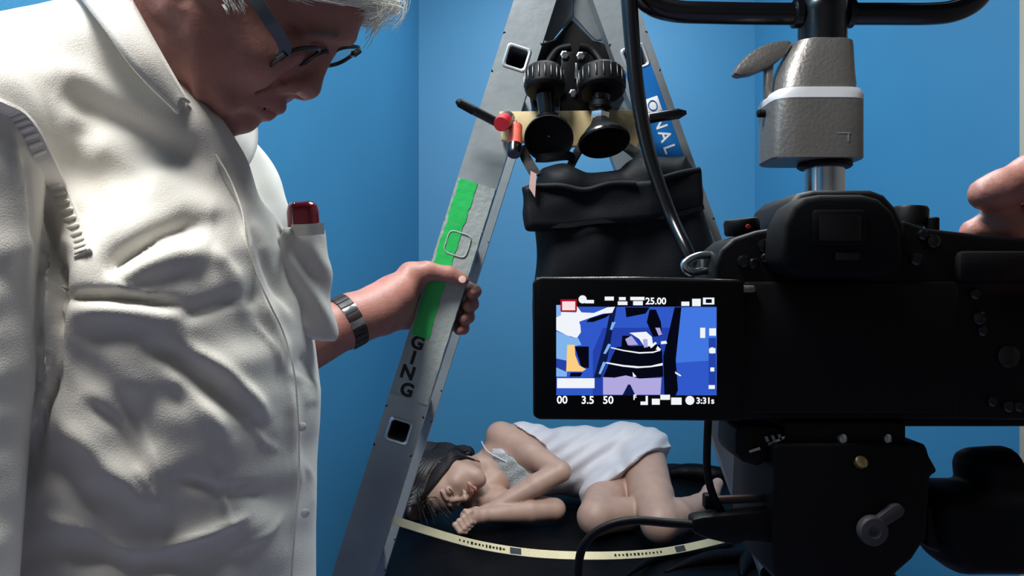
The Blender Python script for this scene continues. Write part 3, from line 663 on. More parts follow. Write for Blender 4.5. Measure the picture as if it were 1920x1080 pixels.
ov = [((170, 16, 44), sp((145, 100), (290, 100), (290, 208), (145, 208))), ((250, 222, 226), sp((160, 118), (275, 118), (275, 196), (160, 196)))]
def blk(x0, y0, x1, y1): ov.append((WH, sp((x0, y0), (x1, y0), (x1, y1), (x0, y1))))
blk(535, 76, 615, 110); blk(660, 80, 720, 108); blk(650, 118, 735, 150); blk(760, 78, 885, 108); blk(785, 115, 870, 152); blk(1210, 120, 1280, 158); blk(1305, 95, 1380, 160)
blk(1375, 350, 1420, 440); blk(1455, 355, 1515, 420); blk(1455, 530, 1510, 575); blk(1465, 700, 1500, 735); blk(1450, 855, 1505, 890)
blk(1400, 85, 1500, 145); ov.append((DK, sp((1425, 98), (1478, 98), (1478, 132), (1425, 132)))); blk(850, 1000, 910, 1030); blk(895, 950, 915, 1030); blk(950, 975, 1020, 1028); blk(1025, 940, 1110, 985); blk(1120, 965, 1212, 1028)
def disc(x, y, r, n=16): ov.append((WH, sp(*[(x + r * math.cos(2 * math.pi * k / n), y + r * math.sin(2 * math.pi * k / n)) for k in range(n)])))
disc(340, 100, 36); disc(1285, 990, 40); disc(1485, 385, 30); disc(1480, 550, 28); blk(360, 105, 440, 135)
scr_poly('screen_icons', ov, .0006, MO)
M_SCRW = mat('screen_text_white', (240, 244, 250), 0.4, emit=1.0)
for s_, cx, cy, sz_ in (('25.00', 985, 118, 80), ('00', 160, 988, 92), ('3.5', 385, 990, 92), ('50', 565, 990, 92), ('3:31s', 1420, 995, 74), ('F', 800, 965, 60)):
    text('readout', s_, sz_ / 4.697 * K * 1.02, face_cam(P(SX(cx), SY(cy), SDm - .0007)), M_SCRW, MO, 0.00005, bold=0.00008)

# ------------------------------------------------------------------ tripod head under the camera
TH = empty('camera_tripod', (P(1600, 800, CDp).x, CDp + .03, 0), 'black fluid-head tripod with a grey locking lever under the camera', 'tripod')
TD = CDp - .002
prism('quick_release_plate', [(1470, 792), (1700, 792), (1700, 838), (1470, 838)], TD + .004, .05, M_BLACK, TH, .0015)
for x in (1577, 1661): lathe('plate_screw', P(x, 823, TD + .0045), (.3, -1, .2), [(0, .0022), (.0016, .0022), (.002, .001)], M_STEEL, TH, 12)
prism('camera_clamp', [(1448, 838), (1462, 834), (1738, 832), (1745, 856), (1762, 886), (1746, 894), (1742, 960), (1738, 1010), (1712, 1050), (1680, 1078), (1680, 1140), (1500, 1140), (1450, 1080), (1446, 1000), (1450, 900)], TD, .06, M_BLACK, TH, .003)
lathe('pan_screw', P(1612, 868, TD + .0005), (.1, -1, .6), [(0, .0028), (.002, .0028), (.0026, .0018)], mat('brass', (196, 172, 120), .3, .9), TH, 14)
lv = lathe('locking_knob', P(1632, 992, TD + .0005), (0, -1, 0), [(0, .0066), (.003, .0066), (.004, .0058), (.0042, .003), (.003, .001)], mat('grey_plastic', (62, 58, 62), .6), TH, 30)
prism('lever_arm', [(1640, 976), (1676, 948), (1690, 946), (1699, 958), (1694, 968), (1660, 990)], TD - .003, .004, mat('grey_plastic', (62, 58, 62), .6), lv, .0008)
prism('side_plate', [(1380, 806), (1396, 796), (1470, 802), (1474, 824), (1446, 862), (1424, 876), (1392, 868), (1378, 850)], TD + .006, .03, M_BLACK, TH, .002)
for k, (x, y) in enumerate(((1434, 819), (1446, 817), (1458, 815))): prism('ridge', [(x, y), (x + 5, y - 1), (x + 9, y + 9), (x + 4, y + 10)], TD + .0045, .003, M_ALU, TH, 0)
prism('chrome_edge', [(1440, 832), (1476, 815), (1477, 819), (1442, 837)], TD + .0045, .003, M_STEEL, TH, 0)
prism('chrome_edge', [(1404, 845), (1424, 838), (1426, 843), (1406, 849)], TD + .0045, .003, M_STEEL, TH, 0)
prism('pan_handle_mount', [(1738, 950), (1770, 950), (1774, 1040), (1740, 1030)], TD + .01, .03, M_BLACK, TH, .002)
f = Field((P(1740, 1, TD).x, TD - .01, P(1, 1110, TD).z), (P(1990, 1, TD).x, TD + .06, P(1, 830, TD).z), .0012)
zz = lambda L: [(P(x, y, TD).x, P(x, y, TD).z) for x, y in L]
f.profile(zz([(1764, 950), (1776, 932), (1796, 926), (1960, 926), (1980, 960), (1980, 1070), (1950, 1100), (1830, 1100), (1800, 1078), (1778, 1040), (1766, 1000)]), TD + .022, .02, .008, 0)
f.profile(zz([(1866, 900), (1874, 876), (1896, 864), (1960, 860), (1980, 900), (1980, 960), (1880, 960), (1868, 925)]), TD + .025, .016, .008, .002)
V, F = f.surface(); new('pan_handle', np_mesh('pan_handle', [(relax(V, F, 2), F)]), M_RUBBER, TH)
prism('accessory_rod', [(1344, 932), (1448, 928), (1450, 942), (1344, 947)], TD + .012, .003, mat('brown_grey_metal', (84, 70, 66), .5, .5), TH, .0006)
prism('rod_end', [(1322, 929), (1346, 928), (1346, 956), (1322, 957)], TD + .010, .006, M_BLACK, TH, .001)
prism('cable_clip', [(1336, 962), (1396, 958), (1404, 968), (1340, 972)], TD + .013, .003, M_BLACK, TH, .0005)
zc = CAMZ - (1140 - 540) * K
lathe('head_column', (TH.location.x, CDp + .03, zc - .10), (0, 0, 1), [(0, .03), (.10, .03)], M_BLACK, TH, 32)
lathe('spider', (TH.location.x, CDp + .03, zc - .16), (0, 0, 1), [(0, .04), (.01, .048), (.05, .048), (.06, .035)], M_BLACK, TH, 32)
for k in range(3):
    an = math.radians(90 + 120 * k); d = Vector((math.cos(an), math.sin(an), 0)); b0 = Vector((TH.location.x, CDp + .03, 0))
    tube('tripod_leg', [b0 + d * .04 + Vector((0, 0, zc - .13)), b0 + d * .2 + Vector((0, 0, .52))], 0.016, M_BLACK, TH, 16, 1)
    tube('lower_leg', [b0 + d * .19 + Vector((0, 0, .56)), b0 + d * .36 + Vector((0, 0, .02))], 0.012, M_GUN, TH, 16, 1)
    lathe('foot', b0 + d * .362, (0, 0, 1), [(0, .018), (.015, .018), (.03, .012)], M_RUBBER, TH, 18)
# cables plugged in at the side of the camera
pc = empty('power_cable', P(1080, 1120, .32), 'thin black cable arching up to the connector beside the tripod head', 'cable')
tube('lead', [P(1082, 1150, .345), P(1086, 1050, .342), P(1104, 1010, .34), P(1140, 986, .338), P(1190, 976, .336), P(1250, 980, .334), P(1306, 985, .332)], .0020, M_BLACK, pc, 14)
prism('connector', [(1298, 974), (1316, 970), (1400, 962), (1450, 958), (1450, 1020), (1400, 1016), (1380, 1024), (1330, 1012), (1300, 1000)], .330, .010, M_BLACK, pc, .0015)
vc = tube('video_cable', [P(1328, 785, .336), P(1326, 830, .337), P(1326, 880, .337), P(1334, 920, .336), P(1350, 955, .337), P(1372, 980, .342)], .0018, M_BLACK, None, 12)
tag(vc, 'black cable hanging straight down below the lit camera screen', 'cable')

# ------------------------------------------------------------------ people
def Q(L, D): return [((x - 960) / FPX * D, CAMZ - (y - 540) / FPX * D) for x, y in L]
def seg_field(px, py, poly, width):
    """smooth bump along a polyline: 1 on the line, 0 beyond width; fades at both ends"""
    out = np.zeros_like(px); L = np.cumsum([0] + [math.dist(poly[i], poly[i + 1]) for i in range(len(poly) - 1)])
    best = np.full_like(px, 1e9); tt = np.zeros_like(px)
    for i in range(len(poly) - 1):
        ax, ay = poly[i]; bx, by = poly[i + 1]; ex, ey = bx - ax, by - ay
        t = np.clip(((px - ax) * ex + (py - ay) * ey) / (ex * ex + ey * ey), 0, 1)
        d = np.hypot(px - ax - t * ex, py - ay - t * ey); m = d < best
        best = np.where(m, d, best); tt = np.where(m, (L[i] + t * (L[i + 1] - L[i])) / L[-1], tt)
    return np.exp(-(best / width) ** 2) * np.clip(np.minimum(tt, 1 - tt) * 5, 0.15, 1)

def on_body(x, y, VV, lift=.002, rr=9):
    ax_, ay_ = px_of(VV); i = np.where((np.abs(ax_ - x) < rr) & (np.abs(ay_ - y) < rr))[0]
    return None if len(i) == 0 else P(x, y, float(np.min(VV[i, 1])) - lift)
# ---- the man in the white shirt
MAN = empty('person', (-0.36, 0.66, 0), 'white-haired man in a cream shirt and glasses gripping the ladder, looking down', 'person')
HD = 0.64
HS = 0.20; HX0 = (450 - 960) / FPX * HD
def hD(x): return (HD - HS * HX0) / (1 - HS * (x - 960) / FPX)
h = lambda x, y, dy=0.0: P(x, y, hD(x)) + Vector((0, dy, 0))
def QH(L): return [(P(x, y, hD(x)).x, P(x, y, hD(x)).z) for x, y in L]
f = Field((-.46, .52, 1.30), (-.05, .76, 1.66), .0024)
face = QH([(712, -60), (700, -10), (684, 28), (660, 66), (636, 86), (616, 100), (596, 118), (574, 146), (552, 168), (541, 178), (532, 192), (518, 204), (500, 214), (486, 220), (482, 230), (466, 241), (446, 250), (424, 262), (412, 286), (398, 318), (380, 372), (250, 372), (216, 200), (206, 60), (226, -80), (268, -200), (340, -290), (450, -340), (580, -310), (670, -220), (706, -130)])
UP = Vector((.65, 0, .76)); hch = h(450, 240)
def face_w(X, Z): return np.clip(.052 + .022 * ((X - hch.x) * UP.x + (Z - hch.z) * UP.z) / .07, .050, .074).astype(np.float32)
HXM = float(np.mean([p[0] for p in face]))
f.profile(face, HD + HS * (HXM - HX0), .074, .066, 0, shear=HS, Wf=face_w, pw=1.65)
def hs(x, y, dy):               # left/right pair
    return [h(x, y, -dy), h(x, y, dy)]
f.cap(h(614, 96), h(582, 160), .0055, .0085, .012)                        # nose bridge and tip
f.ell(h(576, 163), (.0095, .011, .010), .008)
def hn(x, y, dy): return P(x, y, hD(x) - dy)                           # near-side point seen at x, y
def pair(n, fr): return [hn(*n), h(*fr)]
for p in pair((543, 162, .0125), (560, 166, .0115)): f.ell(p, (.009, .007, .008), .006)          # wings
for p in pair((550, 177, .0075), (558, 178, .0075)): f.ell(p, (.004, .004, .004), .003, op='s')   # nostrils
for a, b in zip((h(522, 200), h(522, 200)), pair((466, 184, .022), (500, 196, .019))): f.cap(a, b, .0055, .0035, .006)   # upper lip
for a, b in zip((h(500, 213), h(500, 213)), pair((464, 198, .020), (490, 203, .017))): f.cap(a, b, .0055, .0035, .006)   # lower lip
for a, b in zip((h(516, 208), h(516, 208)), pair((456, 190, .026), (482, 193, .026))): f.cap(a, b, .0016, .0018, .003, op='s')
f.ell(h(456, 224), (.009, .014, .009), .010)                               # chin
for p in pair((548, 92, .034), (572, 98, .031)): f.ell(p, (.020, .017, .015), .012, op='s')     # eye sockets
for p in pair((540, 92, .030), (566, 96, .031)): f.ell(p, (.014, .014, .013), .004)
for a, b in zip((h(644, 62, -.006), h(644, 62, .010)), pair((582, 66, .036), (596, 44, .048))): f.cap(a, b, .006, .004, .014)     # brows
for p in pair((470, 112, .042), (492, 112, .042)): f.ell(p, (.022, .014, .020), .03)             # cheeks
for a, b in zip(pair((530, 148, .020), (548, 158, .018)), pair((446, 176, .036), (494, 186, .034))): f.cap(a, b, .0022, .0026, .005, op='s')  # nasolabial fold
f.cap(P(372, 70, .585), P(420, 190, .602), .010, .010, .02); f.cap(h(400, 60, .064), h(420, 190, .04), .010, .010, .02)     # jaw
f.cap(P(366, 30, .574), P(372, 180, .592), .005, .004, .010)               # neck cord and creases
EAR = ((.77, 0, -.63), (0, 1, 0), (.63, 0, .77))                          # ears
for c1, c2, c3, s_ in ((P(352, -22, .572), P(350, 14, .574), P(356, -24, .561), -1), (h(346, -22, .072), h(348, 14, .071), h(350, -24, .083), 1)):
    f.ell(c1, (.014, .010, .030), .006, R=EAR); f.ell(c2, (.0095, .007, .012), .005); f.ell(c3, (.007, .006, .017), .004, op='s', R=EAR)
HV, HF = f.surface(); HV = relax(HV, HF, 1)
# left arm reaching to the ladder; hand closed round the leg
WR = P(662, 598, .965)
f = Field((-.44, .76, 1.04), (-.03, 1.14, 1.34), .0024)
ELB = Vector((-.40, .83, 1.10))
f.cap(ELB, ELB.lerp(WR, .45), .043, .040, .01); f.cap(ELB.lerp(WR, .45), WR, .040, .0315, .01)
g = lambda x, y, D: P(x, y, D)
f.chain([WR, g(700, 585, .99), g(735, 565, 1.015)], [.0315, .030, .029], .015)
f.cap(g(715, 570, 1.0), g(778, 520, 1.036), .026, .020, .015)               # thumb mound
f.cap(g(720, 590, 1.015), g(765, 585, 1.075), .027, .022, .015)             # heel and edge of the palm
f.cap(g(735, 560, 1.02), g(775, 540, 1.085), .026, .020, .015)
f.chain([g(770, 515, 1.030), g(800, 508, 1.030), g(842, 514, 1.0365), g(868, 525, 1.0395)], [.0185, .0130, .0108, .0090], .006)   # thumb
for k, (yk, L) in enumerate(((532, 0), (556, 1), (580, 1), (602, 0))):       # four fingers round the back of the leg
    r = (.0095, .0100, .0097, .0085)[k]; xe = 1039 - .31 * yk
    f.chain([g(xe - 100, yk + 2, 1.088), g(xe - 55, yk + 2, 1.094), g(xe + 2 + 2 * L, yk + 8, 1.0965), g(xe + 16 + 2 * L, yk + 14, 1.078), g(xe + 8 + 2 * L, yk + 18, 1.064)], [r * 1.35, r * 1.15, r * 1.05, r, r * .82], .004)
AV, AF = f.surface(); AV = relax(AV, AF, 1)
# right arm and hand (hanging at his side) and trunk inside the shirt
f = Field((-.62, .36, .42), (-.1, .98, 1.50), .009)
RS, RE, RW = Vector((-.372, .475, 1.35)), Vector((-.345, .415, 1.05)), Vector((-.33, .40, .80))
LS = Vector((-.322, .83, 1.355))
f.chain([RS, RE, RW], [.042, .038, .028], .02); f.chain([LS + Vector((-.03, 0, -.01)), ELB], [.04, .043], .02)
f.cap((-.42, .66, 1.32), (-.39, .66, .95), .10, .11, .03); f.cap(RS + Vector((-.02, .03, 0)), LS + Vector((-.04, -.03, -.01)), .035, .035, .03); f.cap((-.41, .65, 1.34), (-.36, .645, 1.44), .05, .052, .03)
f.cap(RW, (-.325, .40, .73), .03, .034, .01)
for k in range(4): f.cap((-.345 + .014 * k, .40, .73), (-.335 + .012 * k, .40 - .01, .64), .009, .008, .003)
f.cap((-.33, .375, .77), (-.31, .36, .69), .012, .010, .005)
BV, BF = f.surface()
new('body', np_mesh('body', [(HV, HF), (AV, AF), (BV, BF)]), M_SKIN, MAN)

lathe('thumbnail', P(867, 524, 1.0302), (.25, -.9, .25), [(0, .0055), (.0006, .005), (.001, .003)], mat('pale_nail', (206, 170, 158), .35), MAN, 20)
# ---- his shirt
f = Field((-.58, .36, .86), (-.10, .96, 1.56), .0031)
TD_ = .68
side = Q([(396, 330), (430, 322), (470, 350), (520, 400), (556, 470), (580, 560), (596, 660), (606, 740), (604, 800), (598, 880), (596, 1000), (596, 1130), (596, 1180), (-160, 1180), (-170, 900), (-160, 600), (-150, 330), (-60, 180), (60, 100), (180, 70), (250, 70), (300, 140), (340, 250)], TD_)
f.profile(side, .66, .185, .15, 0, shear=-.12)
f.cap((-.405, .60, 1.398), (-.372, .475, 1.355), .058, .060, .03)            # right shoulder
f.cap((-.37, .72, 1.405), LS + Vector((-.015, 0, 0)), .050, .055, .03)         # left shoulder
f.cap((-.33, .70, 1.33), (-.325, .79, 1.33), .05, .05, .04); f.cap((-.345, .70, 1.375), (-.335, .80, 1.365), .045, .05, .04); f.cap((-.336, .78, 1.395), (-.297, .80, 1.32), .055, .056, .03)
f.cap(P(30, 196, .60), P(190, 132, .60), .055, .046, .03); f.cap(P(190, 132, .60), P(300, 250, .605), .045, .036, .03); f.cap(P(300, 250, .605), P(385, 330, .635), .036, .03, .03)
f.cap(P(120, 260, .60), P(300, 330, .62), .07, .06, .03)
f.cap(LS, ELB.lerp(LS, .25), .060, .062, .02)
f.chain([RS, RS.lerp(RE, .5), RE, RE.lerp(RW, .45)], [.062, .060, .056, .054], .006)  # right sleeve
SV, SF = f.surface(); SV = relax(SV, SF, 2); 
keep = SV[SF].mean(1)[:, 2] > .875
N = normals(SV, SF); px, py = px_of(SV)
near = np.clip(-N[:, 1] * 2 + .6, 0, 1)
FOLDS = [([(62, 270), (98, 420), (114, 560), (106, 700), (62, 850), (38, 990)], 9, -.013), ([(40, 250), (72, 420), (90, 600), (90, 700), (48, 850), (24, 1000)], 9, .006),  # (polyline in picture units, width, height in metres)
 ([(108, 160), (180, 205), (255, 240), (340, 282), (415, 322)], 26, -.0075), ([(70, 120), (160, 150), (260, 200), (350, 250)], 24, .004),
 ([(120, 250), (200, 290), (300, 345), (400, 400), (455, 440)], 30, .006), ([(160, 215), (150, 300), (190, 390)], 22, -.006),
 ([(190, 520), (235, 480), (300, 440), (350, 420), (400, 418)], 19, -.0105), ([(200, 528), (260, 500), (330, 480), (400, 480)], 24, .007),
 ([(150, 480), (160, 400), (190, 375), (230, 400)], 16, -.007), ([(110, 558), (180, 556), (260, 560), (360, 575)], 12, -.008), ([(120, 580), (240, 590), (360, 600)], 20, .0055),
 ([(250, 640), (330, 665), (400, 720), (470, 790)], 17, -.008), ([(330, 640), (400, 680), (470, 740), (520, 800)], 15, .006), ([(300, 690), (360, 740), (430, 830)], 16, .005),
 ([(100, 640), (170, 690), (240, 760), (300, 850)], 24, -.007), ([(95, 770), (160, 830), (230, 900), (300, 970)], 20, .007), ([(60, 830), (120, 890), (200, 960)], 20, -.006),
 ([(150, 740), (220, 800), (280, 900)], 14, -.005), ([(260, 760), (290, 860), (308, 960)], 10, .004), ([(300, 1030), (380, 1000), (470, 960)], 9, .003), ([(340, 900), (430, 930), (520, 930)], 10, -.0025),
 ([(60, 1000), (140, 1040), (260, 1060), (400, 1070)], 18, -.005), ([(330, 600), (430, 560), (500, 560)], 14, -.004), ([(390, 460), (440, 520), (470, 600)], 14, .004),
 ([(20, 240), (34, 330), (46, 460), (60, 640), (96, 700)], 9, .006), ([(44, 270), (60, 380), (66, 470)], 14, -.008), ([(78, 250), (86, 330), (92, 400)], 10, .005),
 ([(110, 470), (116, 540), (98, 640)], 12, -.008), ([(70, 560), (80, 640), (60, 760), (40, 900)], 10, -.006), ([(100, 480), (118, 450), (146, 470)], 8, .004),
 ([(452, 330), (462, 440), (500, 560), (540, 650), (560, 780), (562, 900), (548, 1080)], 9, .0035),
 ([(470, 420), (520, 520), (560, 590)], 10, -.004), ([(520, 440), (560, 520), (590, 580)], 10, .003), ([(570, 660), (590, 690), (598, 720)], 8, -.006), ([(545, 690), (580, 720), (596, 770)], 9, .005)]
D_ = np.zeros(len(SV))
for poly, wd, amp in FOLDS: D_ += .85 * amp * seg_field(px, py, poly, wd * 1.1)
for poly, amp in (([(300, 1028), (390, 1002), (470, 958)], .0022), ([(330, 898), (420, 915), (500, 905)], -.0018), ([(380, 860), (420, 920), (430, 1000)], .0016), ([(200, 528), (240, 546), (300, 552)], .003), ([(246, 860), (290, 930), (312, 972)], .0025),
                  ([(500, 470), (530, 540), (560, 600)], -.002), ([(480, 600), (520, 650), (540, 700)], .0018), ([(420, 1040), (500, 1000), (540, 960)], .0016), ([(570, 860), (590, 900), (588, 960)], .002), ([(560, 700), (585, 730), (596, 780)], -.002),
                  ([(110, 560), (200, 558), (330, 566)], -.0035), ([(196, 516), (250, 474), (310, 438)], -.003), ([(450, 760), (500, 830), (540, 850)], .0015), ([(60, 960), (160, 990), (260, 1040)], .002)):
    D_ += amp * seg_field(px, py, poly, 6.5)
rs = np.random.RandomState(2)
for _ in range(26):
    kx, ky = rs.normal(0, 1, 2); sc = rs.uniform(22, 70); D_ += rs.uniform(.0002, .0008) * np.sin((kx * px + ky * py) / sc + rs.uniform(0, 6.3)) * np.clip(py / 500 - .2, .2, 1)
SV = SV + N * (D_ * near)[:, None]
SF = SF[keep]
SHIRT = new('shirt', np_mesh('shirt', [(SV, SF)]), M_SHIRT, MAN)
# gathered armhole seam
def on_shirt(x, y, lift=.002):
    """point of the shirt surface seen at picture position x, y"""
    m = (np.abs(px2 - x) < 14) & (np.abs(py2 - y) < 14)
    if not m.any(): return None
    i = np.where(m)[0]; j = i[np.argmin(SV[i, 1] + np.hypot(px2[i] - x, py2[i] - y) * .0006)]; d = SV[j, 1]
    return P(x, y, d - lift)
px2, py2 = px_of(SV)
seam = [on_shirt(x, y, .001) for x, y in ((-30, 190), (0, 200), (30, 215), (58, 248), (84, 300), (108, 350), (130, 400), (148, 446), (156, 476))]
seam = [p for p in seam if p is not None]
if len(seam) > 3:
    sp_ = spline(seam, 10); band('armhole_seam', sp_, (1, 0, 0.35), .011, .003, M_SHIRT, SHIRT, 0)
    for i in range(8, len(sp_) - 2, 3):
        d = (sp_[i + 1] - sp_[i]).normalized(); R3 = Matrix((Vector((.93, 0, .36)), Vector((0, 1, 0)), d)).transposed()
        box('gather', sp_[i] + Vector((0, -.0015, 0)), (.0095, .004, .0032), M_SHIRT, SHIRT, .0015, R3)
plk = [on_shirt(x, y, .0012) for x, y in ((404, 290), (424, 322), (440, 356), (455, 400), (462, 450), (480, 510), (506, 570), (530, 620), (548, 680), (556, 740), (560, 820), (560, 900), (554, 980), (548, 1060), (544, 1110))]
plk = [p for p in plk if p is not None]
tube('placket_edge', plk, .0008, M_SHIRT, SHIRT, 8)
for x, y in ((572, 962), (566, 800)):
    p = on_shirt(x, y, .0006)
    if p: lathe('button', p, (.5, -.8, 0), [(0, .0036), (.0008, .0038), (.0013, .003)], M_WHITE, SHIRT, 16)
# collar: a folded leaf round the neck
def leaf(name, top, fall, m, parent, th=.0022):
    T = spline(top, 8); B = spline(fall, 8); bm = bmesh.new(); n = 6; rows = []
    for t, b in zip(T, B): rows.append([bm.verts.new(t.lerp(b, k / n) + Vector((0, -.006 * math.sin(math.pi * k / n), .004 * math.sin(math.pi * k / n)))) for k in range(n + 1)])
    for A, C in zip(rows, rows[1:]):
        for k in range(n): bm.faces.new((A[k], A[k + 1], C[k + 1], C[k]))
    o = from_bm(name, bm, m, parent, 60); md = o.modifiers.new('thickness', 'SOLIDIFY'); md.thickness = th; md.offset = 0
    return o
leaf('collar', [P(120, -150, .66), P(190, -95, .60), P(246, 0, .568), P(300, 98, .560), P(355, 194, .580)], [P(60, -90, .66), P(120, -40, .585), P(184, 40, .538), P(252, 132, .535), P(334, 214, .562)], M_SHIRT, SHIRT)
leaf('collar_stand', [P(246, 0, .571), P(300, 98, .566), P(352, 190, .585), P(384, 240, .612), P(404, 292, .640)], [P(262, 60, .560), P(300, 150, .553), P(330, 216, .57), P(352, 248, .59), P(388, 310, .622)], M_SHIRT, SHIRT)
leaf('collar', [P(420, 288, .665), P(440, 262, .70), P(448, 210, .735), P(420, 120, .75)], [P(452, 330, .668), P(476, 290, .70), P(482, 246, .755), P(470, 150, .80)], M_SHIRT, SHIRT)
# chest pocket pulled open by the spectacle case
f = Field((-.235, .60, 1.165), (-.145, .74, 1.325), .0022)
f.profile(Q([(548, 430), (606, 426), (612, 470), (618, 560), (625, 634), (621, 646), (606, 644), (560, 612), (520, 580), (530, 500)], .675), .668, .017, .008, 0, shear=0.9)
V, F = f.surface(); V = relax(V, F, 2); N2 = normals(V, F); p2x, p2y = px_of(V)
V = V + N2 * (.002 * np.sin((p2x * .8 - p2y * .55) / 8.) * np.clip((p2y - 440) / 60, 0, 1))[:, None]
pk = new('pocket', np_mesh('pocket', [(V, F)]), M_SHIRT, SHIRT)
band('pocket_hem', [P(547, 432, .648), P(578, 431, .642), P(606, 428, .652)], (0, 0, 1), .010, .0025, M_SHIRT, SHIRT)
# ---- spectacle case
f = Field((-.21, .63, 1.26), (-.16, .72, 1.345), .0016)
cs = empty('spectacle_case', P(570, 470, .675), 'burgundy rounded case sticking out of the shirt pocket', 'case')
f.profile(Q([(538, 398), (541, 384), (550, 378), (584, 376), (594, 382), (598, 396), (600, 428), (602, 470), (542, 470), (540, 430)], .675), .675, .012, .010, 0)
V, F = f.surface(); new('shell', np_mesh('shell', [(relax(V, F, 2), F)]), M_CASE, cs)
band('seam_line', [P(551, 379, .668), P(549, 400, .6625), P(550, 428, .6625)], (1, 0, 0), .0008, .0012, M_STEEL, cs)
# ---- trousers and shoes
f = Field((-.62, .40, .05), (-.12, .92, .96), .010)
f.cap((-.39, .66, .93), (-.37, .66, .86), .155, .16, .03)
for s_, yy in ((-1, .56), (1, .76)): f.chain([(-.38, yy, .84), (-.36, yy + .01 * s_, .48), (-.37, yy + .01 * s_, .08)], [.098, .075, .062], .02)
V, F = f.surface(); new('trousers', np_mesh('trousers', [(relax(V, F, 1), F)]), M_TROUS, MAN)
for yy in (.55, .77):
    f = Field((-.5, yy - .07, -.01), (-.15, yy + .07, .14), .006); f.cap((-.42, yy, .045), (-.24, yy, .035), .045, .035, .01); f.cap((-.38, yy, .06), (-.37, yy, .10), .045, .045, .02); f.cut((0, 0, .002), (0, 0, -1))
    V, F = f.surface(); new('shoe', np_mesh('shoe', [(V, F)]), M_BLACKG, MAN)
# ---- white hair
f = Field((-.46, .53, 1.42), (-.08, .75, 1.70), .004)
f.profile(QH([(704, 22), (716, -60), (715, -140), (672, -235), (580, -322), (450, -354), (330, -304), (256, -205), (214, -84), (204, -20), (250, -30), (300, -90), (352, -80), (420, -50), (500, -20), (590, 10), (650, 22)]), hD(470), .084, .05, 0, shear=HS)
V, F = f.surface(); V = relax(V, F, 4); N2 = normals(V, F)
V = V + N2 * (.0016 * np.sin(V[:, 1] * 520 + 9 * np.sin(V[:, 0] * 40) + V[:, 2] * 120) - .0005)[:, None]
CAPV, CAPN = V, N2; HR = new('hair', np_mesh('hair', [(V, F)]), M_HAIRM, MAN)
bm = bmesh.new(); rnd = random.Random(11)
def strand(pts, r0, n=4): tube_bm(bm, spline(pts, 5), lambda t: r0 * (1 - .75 * t), n, False)
crown = h(420, -250)
for i in rnd.sample(range(len(CAPV)), min(1500, len(CAPV))):
    p = Vector(CAPV[i]); n_ = Vector(CAPN[i]); t = (p - crown); t = (t - n_ * t.dot(n_)); t = t.normalized() if t.length > 1e-4 else Vector((1, 0, 0)); sw = n_.cross(t) * rnd.uniform(-.4, .4)
    L_ = rnd.uniform(.018, .035); strand([p, p + (t + sw * .4) * L_ * .5 + n_ * .003, p + (t + sw) * L_ + n_ * rnd.uniform(-.002, .003)], .0007, 3)
def hz_(x, y, dy): return P(x, y, hD(x) + dy)
for i in range(520):
    s = rnd.random(); x0 = 500 + 190 * s; y0 = -22 + 22 * s + rnd.uniform(-16, 10); dy = -.078 + .07 * s + rnd.uniform(-.006, .012)
    x1 = min(x0 + rnd.uniform(50, 150), 750); y1 = y0 + rnd.uniform(6, 24); d1 = dy + .02
    strand([hz_(x0, y0 - 14, dy), hz_(x0 * .6 + x1 * .4, (y0 + y1) / 2 - rnd.uniform(0, 6), dy - .003), hz_(x1, y1, d1)], .0006)
for i in range(60):
    yA = rnd.uniform(-30, 10); xe = rnd.uniform(705, 764); ye = rnd.uniform(20, 64); dy = rnd.uniform(-.05, .03)
    strand([hz_(640, yA, dy), hz_(700, yA - 4, dy), hz_(xe, yA + rnd.uniform(0, 14), dy), hz_(xe + rnd.uniform(-6, 4), (yA + ye) / 2 + 8, dy), hz_(xe - rnd.uniform(8, 50), ye, dy)], .0005)
for i in range(60):      # sideburn whiskers
    x0 = rnd.uniform(415, 455); y0 = rnd.uniform(-25, 12); dd_ = hD(x0) - .0725 - HD
    strand([P(x0, y0, HD + dd_), P(x0 + 6, y0 + 10, HD + dd_ - .001), P(x0 + rnd.uniform(4, 16), y0 + 18, HD + dd_ + .001)], .0004)
from_bm('wispy_strands', bm, M_HAIRM, HR, 180)
bm = bmesh.new()
for i in range(60):
    x0 = rnd.uniform(578, 634); y0 = 62 + (x0 - 580) * .12 + rnd.uniform(-4, 4); p0 = on_body(x0, y0, HV, .0005, 5); p1 = on_body(x0 + 9, y0 - 7, HV, .0022, 5)
    if p0 and p1: strand([p0, (p0 + p1) / 2 + Vector((0, -.0015, 0)), p1], .0004)
from_bm('eyebrow', bm, mat('grey_brow', (120, 116, 112), .6), HR, 180)
# ---- glasses
GL = empty('glasses', h(600, 110), None, None); GL.parent = MAN; GL.matrix_parent_inverse = MAN.matrix_world.inverted()
LN, LFc = P(553, 110, .612), h(622, 90, .024)
uy = (LFc - LN).normalized(); ux = Vector((.86, 0, .5)); ux = (ux - uy * ux.dot(uy)).normalized()
def lens_ring(c):
    pts = []
    for k in range(33):
        t = 2 * math.pi * k / 32; cx, sn = math.cos(t), math.sin(t); e = 3; q = (abs(cx) ** e + abs(sn) ** e) ** (-1 / e)
        pts.append(c + ux * (.0165 * q * sn) + uy * (.0255 * q * cx))
    return pts
for c in (LN, LFc):
    ring = lens_ring(c); fr = tube('lens_rim', ring, .0019, M_BLACKG, GL, 8, 0)
    bm = bmesh.new(); bm.faces.new([bm.verts.new(p) for p in ring[:-1]]); from_bm('lens', bm, M_LENS, GL, 180)
tube('bridge', [LN + uy * .0255 + ux * .004, (LN + LFc) / 2 + ux * .010, LFc - uy * .0255 + ux * .004], .0018, M_BLACKG, GL, 8)
e1 = LN - uy * .027 + ux * .006; e2 = LFc + uy * .027 + ux * .006
